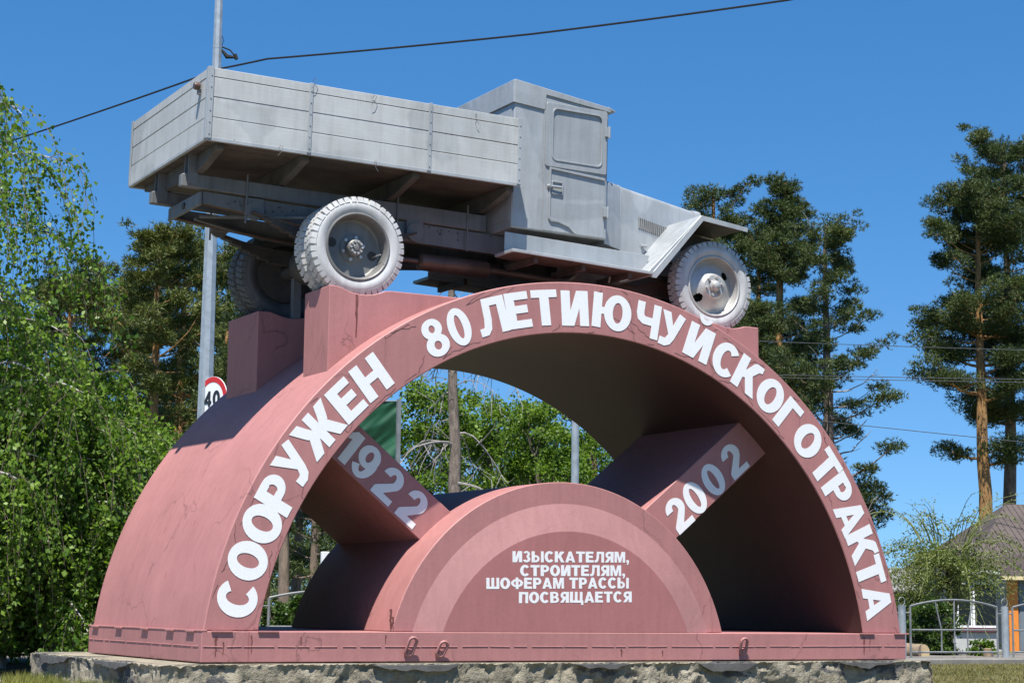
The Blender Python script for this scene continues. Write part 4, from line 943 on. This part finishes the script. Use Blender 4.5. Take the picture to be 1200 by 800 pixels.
# ------------------------------------------------------------------ trees
def tree_root(name, x, y, label, cat='tree', group=None, rz=0.0):
    r = empty(name, (x, y, ground_z(x, y)), rz); tag(r, label, cat, group); return r
def bend(rng, L, n, wob): 
    t = np.linspace(0, 1, n); off = np.cumsum(rng.normal(size=(n, 2))*wob, 0); off -= off[0]; return t, off
def make_pine(seed, H, crown0, spread, r0, nlimb=46, dens=1.0, needle='pine_needle', dead=0.0, olive=False, low=None, topr=.35, shape=.8, cl=1.0):
    """returns meshes (trunk, crown, dead limbs) of a Scots pine of height H"""
    rng = np.random.default_rng(seed); n = 16; t, off = bend(rng, H, n, H*.0022)
    tp = [(off[i, 0], off[i, 1], H*.95*t[i]-.1) for i in range(n)]; tr = [r0*(1-.86*q)+.012 for q in t]
    mb = MB(); mb.tube(tp, tr, 10)
    C = []; Dv = []; lim = MB(); deadm = MB()
    def trunk_at(z):
        i = min(n-2, max(0, int(z/(H*.985)*(n-1)))); f = z/(H*.985)*(n-1)-i; a, b = np.array(tp[i]), np.array(tp[i+1]); return a+(b-a)*f
    zs_ = list(crown0*H+(H*.97-crown0*H)*np.sort(rng.random(nlimb))**.85)
    zs_ += list(H*np.linspace(.86, .965, 9))
    if low: zs_ += [q*H for q in low]
    az = rng.random()*6
    for z in zs_:
        q = max(0.02, (z-crown0*H)/(H-crown0*H)); az += 2.4+rng.normal()*.5
        prof = (topr+(1-topr)*(1-q)**shape)*(.55+.45*min(1, q*5+.3))
        L = spread*prof*rng.uniform(.55, 1.12); up = rng.uniform(-.05, .35)+.5*q
        p0 = trunk_at(z); dirv = np.array([math.cos(az), math.sin(az), up]); m = 7; pts = []
        for k in range(m):
            s = k/(m-1); pts.append(p0+dirv*L*s+np.array([0, 0, L*.18*(s*s)-L*.10*math.sin(s*3)])+rng.normal(size=3)*L*.025*s)
        lr = max(.012, r0*.26*(1-q)*(L/spread)+.012)
        isdead = rng.random() < dead
        (deadm if isdead else lim).tube(pts, [lr*(1-.8*k/(m-1)) for k in range(m)], 5, cap=False)
        nsub = int(3+L*1.9)
        for _ in range(nsub):
            s = rng.uniform(.30, 1.0); i = min(m-2, int(s*(m-1))); b = pts[i]+(pts[i+1]-pts[i])*(s*(m-1)-i)
            a2 = az+rng.normal()*.9; l2 = L*rng.uniform(.12, .34)*(1.1-s*.4); e = b+np.array([math.cos(a2)*l2, math.sin(a2)*l2, l2*rng.uniform(.0, .7)])
            (deadm if isdead else lim).tube([b, (b+e)/2+np.array([0, 0, l2*-.05]), e], [lr*.35, lr*.25, lr*.12], 4, cap=False)
            if isdead: continue
            # flattened clump of tufts at the end of each twig
            cr_ = rng.uniform(.30, .66)*(.6+.4*(1-q))*(H/11)**.5*cl; nt = int(rng.uniform(50, 85)*dens*(cr_/.45)**1.4)
            g = unit(rng.normal(size=(nt, 3)))*(rng.random((nt, 1))**.45)*np.array([cr_, cr_, cr_*.50]); C.append(e+g); Dv.append(g/cr_+np.array([0, 0, .55]))
    nt = int(200*dens); tip = np.array(tp[-1]); g = rng.normal(size=(nt, 3))*np.array([.24, .24, .24]); C.append(tip+np.clip(g, -.5, .5)+[0, 0, -.15]); Dv.append(g+np.array([0, 0, .6]))
    C = np.concatenate(C); Dv = np.concatenate(Dv); V, F = spikes(C, Dv, .155, .0155, rng, 5, .75)
    return mb, lim, deadm, fast_mesh('crown', V, F), rng
def pine(name, px, d, ytop, label, seed, crown0=.35, spread=2.6, nlimb=46, dens=1.0, bark_='pine_bark_orange', needle='pine_needle', dead=0.0, low=None, group=None, rfac=.019, topr=.35, shape=.8, cl=1.0):
    x, y = place(px, d); gz = ground_z(x, y); H = z_at(px, ytop, d)-gz
    r = tree_root(name, x, y, label, group=group)
    mb, lim, dm, crown, rng = make_pine(seed, H, crown0, spread, H*rfac, nlimb, dens, dead=dead, low=low, topr=topr, shape=shape, cl=cl)
    tk = mb.build('trunk', bark_, r, smooth=60); lim.build('limbs', bark_ if dead == 0 else 'pine_bark_grey', tk, smooth=60, kind='stuff')
    if dm.v: dm.build('dead_limbs', 'dead_twig', tk, smooth=60, kind='stuff')
    link('crown', crown, needle, r); return r
PG = 'pines behind the arch'
OL = 'pine_needle_olive'
pine('pine_tree', 181, 52, 248, 'pine with a slim peak rising above its neighbours left of the lamp post', 101, .40, 2.4, 46, .9, needle=OL, group=PG, topr=.30, cl=.8)
pine('pine_tree', 211, 56, 262, 'pine with an orange trunk half hidden behind the lamp post', 102, .42, 2.5, 48, .9, needle=OL, group=PG, cl=.85)
pine('pine_tree', 82, 60, 316, 'broad olive pine crown showing above the birch', 103, .36, 2.9, 42, 1.0, needle=OL, group=PG, topr=.45)
pine('pine_tree', 135, 63, 332, 'rounded olive pine between the birch and the slim pine', 104, .36, 2.9, 42, 1.0, needle=OL, group=PG, topr=.5)
pine('pine_tree', 262, 60, 272, 'pine whose crown shows between the lamp post and the rear wheel', 105, .42, 2.3, 46, .9, needle=OL, group=PG, cl=.85)
pine('pine_tree', 312, 66, 300, 'pine mostly hidden behind the rear wheels and the arch', 106, .40, 2.4, 26, .8, group=PG)
pine('pine_tree', 337, 42, 330, 'pine with a thick brown bare trunk seen through the arch above the fence', 108, .62, 2.2, 26, .9, 'pine_bark_grey', group=PG, rfac=.017)
pine('pine_tree', 372, 58, 420, 'dark pine seen in the gap under the left spoke', 109, .10, 2.2, 26, .8, 'pine_bark_grey', group=PG)
pine('pine_tree', 352, 70, 400, 'dark pine deep in the wood behind the thick bare trunk', 110, .08, 2.2, 26, .8, 'pine_bark_grey', group=PG)
pine('pine_tree', 849, 78, 196, 'slim pine whose tip shows just above the truck bonnet and fender', 111, .42, 2.7, 54, 1.0, group=PG, topr=.42, cl=.9)
pine('pine_tree', 925, 74, 184, 'tall dense dark pine right of the front wheel', 112, .18, 3.7, 84, .85, group=PG, topr=.14, shape=.95, cl=.92)
pine('pine_tree', 893, 80, 250, 'dense pine close behind the front wheel', 113, .20, 3.0, 52, .85, group=PG)
pine('pine_tree', 974, 70, 236, 'thinning pine with bare grey limbs at its top and side', 114, .15, 2.9, 74, .9, 'pine_bark_grey', dead=.2, group=PG, topr=.35, cl=.85)
pine('pine_tree', 1156, 76, 196, 'stout pine with a golden trunk and a low side limb above the willow', 115, .50, 2.9, 54, 1.05, group=PG, rfac=.0185, topr=.5, low=(.385, .40, .41))
pine('pine_tree', 1182, 80, 140, 'tallest pine with a dark leaning trunk behind the golden one', 116, .42, 3.2, 52, .95, 'pine_bark_grey', group=PG, rfac=.016, topr=.4)
pine('pine_tree', 704, 60, 420, 'orange-trunked pine just visible beside the steel post through the arch', 117, .55, 2.2, 24, .8, group=PG)

def deciduous(name, px, d, ytop, spread, label, seed, nleaf=14000, leaf=.085, mat='poplar_leaf', bark_='dead_bark', z0f=.12, group=None, r0=.09, nclump=90):
    rng = np.random.default_rng(seed); x, y = place(px, d); gz = ground_z(x, y); H = z_at(px, ytop, d)-gz
    r = tree_root(name, x, y, label, 'tree' if H > 2.2 else 'shrub', group); mb = MB(); n = 9
    t, off = bend(rng, H, n, H*.012); tp = [np.array((off[i, 0], off[i, 1], H*.9*t[i]-.05)) for i in range(n)]
    mb.tube(tp, [r0*(1-.85*q)+.006 for q in t], 8); lim = MB(); C = []; Dv = []
    for k in range(nclump):
        q = rng.random()**.8; z = H*(z0f+(1-z0f)*q); i = min(n-2, int(max(0, z-H*.15)/(H*.9)*(n-1))); p0 = tp[i]
        a = rng.random()*6.283; rr = spread*math.sqrt(max(.04, 1-((q-.42)/.62)**2))*rng.uniform(.35, 1.05)
        e = np.array([p0[0]+math.cos(a)*rr, p0[1]+math.sin(a)*rr, z]); mid = (p0+e)/2+np.array([0, 0, .1*rr])+rng.normal(size=3)*.08
        lim.tube([p0, mid, e], [max(.008, r0*.25), .009, .004], 4, cap=False)
        m = nleaf//nclump; cs = rng.uniform(.22, .5)*spread*.5
        g = rng.normal(size=(m, 3))*cs*np.array([.55, .55, .42]); C.append(e+g); Dv.append(g/cs+rng.normal(size=(m, 3))*.6+np.array([0, 0, -.1]))
    C = np.concatenate(C); Dv = np.concatenate(Dv); C[:, 2] = np.maximum(C[:, 2], .03); ll = leaf*rng.uniform(.7, 1.25, len(C)); V, F = leaves(C, Dv, ll, ll*.72, rng)
    tk = mb.build('trunk', bark_, r, smooth=60); lim.build('limbs', 'twig', tk, kind='stuff'); link('crown', fast_mesh('crown', V, F), mat, r); return r
LG = 'leafy trees seen through the arch'
deciduous('leafy_tree', 505, 40, 452, 1.15, 'dark green leafy tree between the tarpaulin screen and the dead trunk', 201, 13000, group=LG, nclump=70)
deciduous('leafy_tree', 592, 44, 470, 1.35, 'leafy tree close to the right of the dead trunk', 202, 15000, group=LG)
deciduous('leafy_tree', 645, 42, 478, 1.15, 'bright yellow-green leafy tree beside the steel post', 203, 15000, group=LG)
deciduous('leafy_tree', 700, 46, 500, 1.2, 'leafy tree right of the steel post, mostly behind the spoke', 204, 10000, group=LG)
deciduous('leafy_tree', 548, 52, 455, 1.4, 'leafy tree directly behind the dead trunk', 205, 11000, leaf=.095, group=LG, nclump=70)
deciduous('leafy_tree', 620, 56, 490, 1.8, 'wide leafy tree furthest back behind the dead trunk', 206, 12000, leaf=.10, group=LG)
SG = 'bushes behind the fence'
for i, (px, d, yt, sp, lab) in enumerate(((322, 36, 706, .35, 'low bright bush at the foot of the thick pine trunk'), (362, 38, 700, .40, 'green bush behind the fence under the left spoke'), (290, 45, 680, .6, 'bush behind the left foot of the arch band'),
                                          (400, 52, 640, .7, 'dark bush behind the half drum'), (470, 50, 600, 1.1, 'bush under the tarpaulin screen'))):
    deciduous('bush', px, d, yt, sp, lab, 220+i, 5000, .06, 'shrub_leaf', 'dead_bark', .02, SG, .03, 36)
# dark wood far behind, reads as one mass
def far_wood():
    rng = np.random.default_rng(77); C = []; Dv = []
    for k in range(330):
        px = rng.uniform(-150, 760); d = rng.uniform(85, 120); x, y = place(px, d); h = rng.uniform(1.0, 7.5)*rng.uniform(.5, 1); m = 60; s = rng.uniform(.8, 1.6)
        g = rng.normal(size=(m, 3))*np.array([s, s, s*.7]); c = np.array([x, y, ground_z(x, y)+h]); C.append(c+g); Dv.append(g+np.array([0, 0, .5]))
    C = np.concatenate(C); Dv = np.concatenate(Dv); C[:, 2] = np.maximum(C[:, 2], -.7); V, F = spikes(C, Dv, .45, .05, rng, 4, .9)
    o = link('far_wood', fast_mesh('far_wood', V, F), 'pine_needle', kind='stuff'); tag(o, 'dark mass of far woodland low behind the arch and birch', 'woodland')
far_wood()
# dead trunk with bare pale limbs
def dead_tree():
    rng = np.random.default_rng(9); d = 37; x, y = place(541, d); gz = ground_z(x, y); H = z_at(541, 330, d)-gz; r = tree_root('dead_tree', x, y, 'dead tree with bare pale hanging limbs seen through the arch')
    n = 14; t, off = bend(rng, H, n, .03); tp = [np.array((off[i, 0], off[i, 1], H*t[i]-.05)) for i in range(n)]
    tk = MB().tube(tp, [.17*(1-.62*q) for q in t], 10).build('trunk', 'dead_bark', r, smooth=60); lim = MB()
    for k in range(28):
        z = H*rng.uniform(.45, .99); i = min(n-2, int(z/H*(n-1))); p = tp[i].copy(); p[2] = z; a = rng.choice([math.atan2(rv[1], rv[0]), math.atan2(-rv[1], -rv[0])])+rng.normal()*.6
        L = rng.uniform(.7, 2.0); v = np.array([math.cos(a), math.sin(a), rng.uniform(-.05, .45)]); pts = [p]; m = 9
        for j in range(m):
            v = v+rng.normal(size=3)*.22+np.array([0, 0, -.22]); v /= np.linalg.norm(v); pts.append(pts[-1]+v*L/m)
        rr = rng.uniform(.014, .03); lim.tube(pts, [rr*(1-.85*j/m) for j in range(m+1)], 5, cap=False)
        for _ in range(7):
            j = rng.integers(2, m); q0 = pts[j]; w = rng.normal(size=3)*.5+np.array([0, 0, -.5]); q1 = q0+unit(w)*rng.uniform(.2, .6); q2 = q1+unit(w+rng.normal(size=3)*.6)*.25
            lim.tube([q0, q1, q2], [rr*.4, rr*.25, .003], 4, cap=False)
    lim.build('bare_limbs', 'dead_twig', tk, smooth=60, kind='stuff')
dead_tree()

# weeping birch on the left, close to the monument
def birch(px, d, ytop, label, seed, limbs, leafn, r0, lean=(0, 0), twl=(0.7, 1.9), leaf=.056):
    rng = np.random.default_rng(seed); x, y = place(px, d); gz = ground_z(x, y); H = z_at(px, ytop, d)-gz
    r = tree_root('weeping_birch', x, y, label, group='birches beside the plinth'); n = 12; t, off = bend(rng, H, n, .03)
    tp = [np.array((off[i, 0]+lean[0]*t[i], off[i, 1]+lean[1]*t[i], H*.93*t[i]-.05)) for i in range(n)]
    tk = MB().tube(tp, [r0*(1-.85*q)+.006 for q in t], 10).build('trunk', 'birch_bark', r, smooth=60)
    lim = MB(); tw = MB(); C = []; Dv = []; az = rng.random()*6
    ntw = 0
    for k in range(limbs):
        q = .10+.88*(k+rng.random())/limbs; i = min(n-2, int(q*(n-1))); p = tp[i]+(tp[i+1]-tp[i])*(q*(n-1)-i); az += 2.4+rng.normal()*.4
        L = (1.45*(1-q)**.6+.62)*rng.uniform(.7, 1.15); m = 8; sparse = 1.0 if H < 4.5 else max(.34, 1.0-1.05*max(0, q-.42)); pts = [p]; v = np.array([math.cos(az)*.8, math.sin(az)*.8, .75])
        for j in range(m): v = unit(v+np.array([0, 0, -.16])+rng.normal(size=3)*.08); pts.append(pts[-1]+v*L/m)
        rr = r0*.30*(1-q)+.007; lim.tube(pts, [rr*(1-.8*j/m) for j in range(m+1)], 5, cap=False)
        for _ in range(int((9+L*9)*sparse)):
            s = rng.uniform(.2, 1)*m; j = min(m-1, int(s)); b = pts[j]+(pts[j+1]-pts[j])*(s-j)
            tl = rng.uniform(*twl)*(.55+.45*min(1, b[2]/2.5)); tl = min(tl, max(.2, b[2]-.05)); a = az+rng.normal()*1.1; w = np.array([math.cos(a)*.7, math.sin(a)*.7, .35]); c = b.copy(); ptw = [c]; nn = 9
            for u in range(nn): w = unit(w+np.array([0, 0, -.42])+rng.normal(size=3)*.10); c = c+w*tl/nn; ptw.append(c)
            tw.tube(ptw, [.0045, *[.0035]*(nn-1), .0015], 3, cap=False); ntw += 1
            P = np.array(ptw); m2 = max(6, int(tl*leafn*(.45+.55*sparse))); ss = rng.uniform(.12, 1, m2)*nn; jj = np.minimum(nn-1, ss.astype(int)); base = P[jj]+(P[jj+1]-P[jj])*(ss-jj)[:, None]
            C.append(base+rng.normal(size=(m2, 3))*.042); Dv.append(rng.normal(size=(m2, 3))*.75+np.array([0, 0, -.75]))
    C = np.concatenate(C); Dv = np.concatenate(Dv); C[:, 2] = np.maximum(C[:, 2], .03); ll = leaf*rng.uniform(.5, 1.4, len(C)); Vv, F = leaves(C, Dv, ll, ll*rng.uniform(.55, .85, len(C)), rng, .12)
    lim.build('limbs', 'birch_bark', tk, smooth=60, kind='stuff'); tw.build('twigs', 'twig', tk, kind='stuff'); link('crown', fast_mesh('crown', Vv, F), 'birch_leaf', r)
birch(-62, 19.6, 10, 'tall weeping birch with sparse hanging twigs at its top', 301, 42, 54, .10)
birch(78, 20.4, 395, 'dense leafy young birch beside the plinth and the arch', 302, 36, 82, .055)
birch(15, 20.8, 372, 'dense leafy young birch between the tall birch and the one by the arch', 303, 36, 76, .06)
birch(118, 22.0, 455, 'low leafy birch tucked behind the side of the arch', 304, 28, 85, .05)

# straggly willow on the right
def willow():
    rng = np.random.default_rng(41); d = 31; px = 1108; x, y = place(px, d); gz = ground_z(x, y); r = tree_root('willow_tree', x, y, 'straggly light green willow with thin arching shoots in front of the house')
    H = z_at(px, 545, d)-gz; tk = MB(); tw = MB(); C = []; Dv = []
    for s in range(5):
        a = rng.random()*6.28; e = np.array([math.cos(a)*.25, math.sin(a)*.25, H*.55*rng.uniform(.8, 1.15)]); tk.tube([(0, 0, -.05), e*.5+rng.normal(size=3)*.03, e], [.045, .035, .02], 7)
        for k in range(26):
            s0 = rng.uniform(.35, 1); b = e*s0; a2 = rng.random()*6.28; L = rng.uniform(.6, 1.75); w = np.array([math.cos(a2)*.8, math.sin(a2)*.8, rng.uniform(.5, 1.5)]); c = b.copy(); P = [c]; nn = 10
            for u in range(nn): w = unit(w+np.array([0, 0, -.20])+rng.normal(size=3)*.10); c = c+w*L/nn; P.append(c)
            tw.tube(P, [.007*(1-u/nn)+.0022 for u in range(nn+1)], 4, cap=False); P = np.array(P)
            m = int(L*112); ss = rng.uniform(.15, 1, m)*nn; jj = np.minimum(nn-1, ss.astype(int)); base = P[jj]+(P[jj+1]-P[jj])*(ss-jj)[:, None]
            C.append(base+rng.normal(size=(m, 3))*.05); Dv.append(rng.normal(size=(m, 3))*.7+np.array([0, 0, -.3]))
    for k in range(30):   # bare long shoots
        a2 = rng.random()*6.28; L = rng.uniform(.8, 1.5); w = np.array([math.cos(a2)*.5, math.sin(a2)*.5, 1.2]); c = np.array([math.cos(a2)*.4, math.sin(a2)*.4, H*.6]); P = [c]
        for u in range(12): w = unit(w+np.array([0, 0, -.16])+rng.normal(size=3)*.08); c = c+w*L/12; P.append(c)
        tw.tube(P, [.006*(1-u/12)+.002 for u in range(13)], 4, cap=False); P = np.array(P); j = rng.integers(2, 12, 16); C.append(P[j]+rng.normal(size=(16, 3))*.03); Dv.append(rng.normal(size=(16, 3)))
    C = np.concatenate(C); Dv = np.concatenate(Dv); keep = C[:, 2] > rng.uniform(.85, 1.35, len(C)); C = C[keep]; Dv = Dv[keep]; ll = .052*rng.uniform(.6, 1.3, len(C)); V_, F = leaves(C, Dv, ll, ll*.45, rng)
    t_ = tk.build('trunk', 'dead_bark', r, smooth=60); tw.build('shoots', 'green_twig', t_, kind='stuff'); link('crown', fast_mesh('crown', V_, F), 'willow_leaf', r)
willow()
deciduous('bush', 1088, 30.2, 705, .42, 'dark green bush under the willow behind the fence', 231, 7000, .05, 'shrub_leaf', 'dead_bark', .02, SG, .02, 46)
deciduous('bush', 1066, 32.0, 700, .5, 'bush nearest the foot of the arch behind the fence', 233, 5000, .05, 'shrub_leaf', 'dead_bark', .02, SG, .02, 36)
deciduous('leafy_plant', 1148, 29.8, 750, .22, 'small bright leafy plant beside the stump', 234, 900, .05, 'poplar_leaf', 'green_twig', .02, None, .01, 14)

# grass and weeds
def blades(name, pts, h, mat, label, seed, lean=.5):
    rng = np.random.default_rng(seed); n = len(pts); d = unit(np.stack([rng.normal(size=n)*lean, rng.normal(size=n)*lean, np.ones(n)], 1)); s = unit(np.cross(d, rng.normal(size=(n, 3)))); hh = (h*rng.uniform(.4, 1.2, n))[:, None]
    V_ = np.stack([pts-s*.004, pts+s*.004, pts+d*hh], 1).reshape(-1, 3); o = link(name, fast_mesh(name, V_, np.arange(3*n).reshape(-1, 3)), mat, kind='stuff'); tag(o, label, 'grass')
rng = np.random.default_rng(5); n = 60000
gx = rng.uniform(3.3, 13, n); gy = rng.uniform(-1.5, 6.8, n); blades('dry_grass', np.stack([gx, gy, np.full(n, GZ)], 1), .055, 'grass_blade', 'short dry grass between the plinth and the kerb', 6, .9)
n = 3500; c = np.array([[-4.05, 3.0], [-4.0, 2.55], [-4.1, 2.0], [-3.98, 1.2], [-4.0, .55]])[rng.integers(0, 5, n)]
p = np.concatenate([c+rng.normal(size=(n, 2))*.13, np.full((n, 1), GZ+.012)], 1); p[:, 0] = np.minimum(p[:, 0], -3.93); blades('weeds', p, .14, 'weed_blade', 'yellow-green weeds sprouting along the side of the plinth', 7, .5)
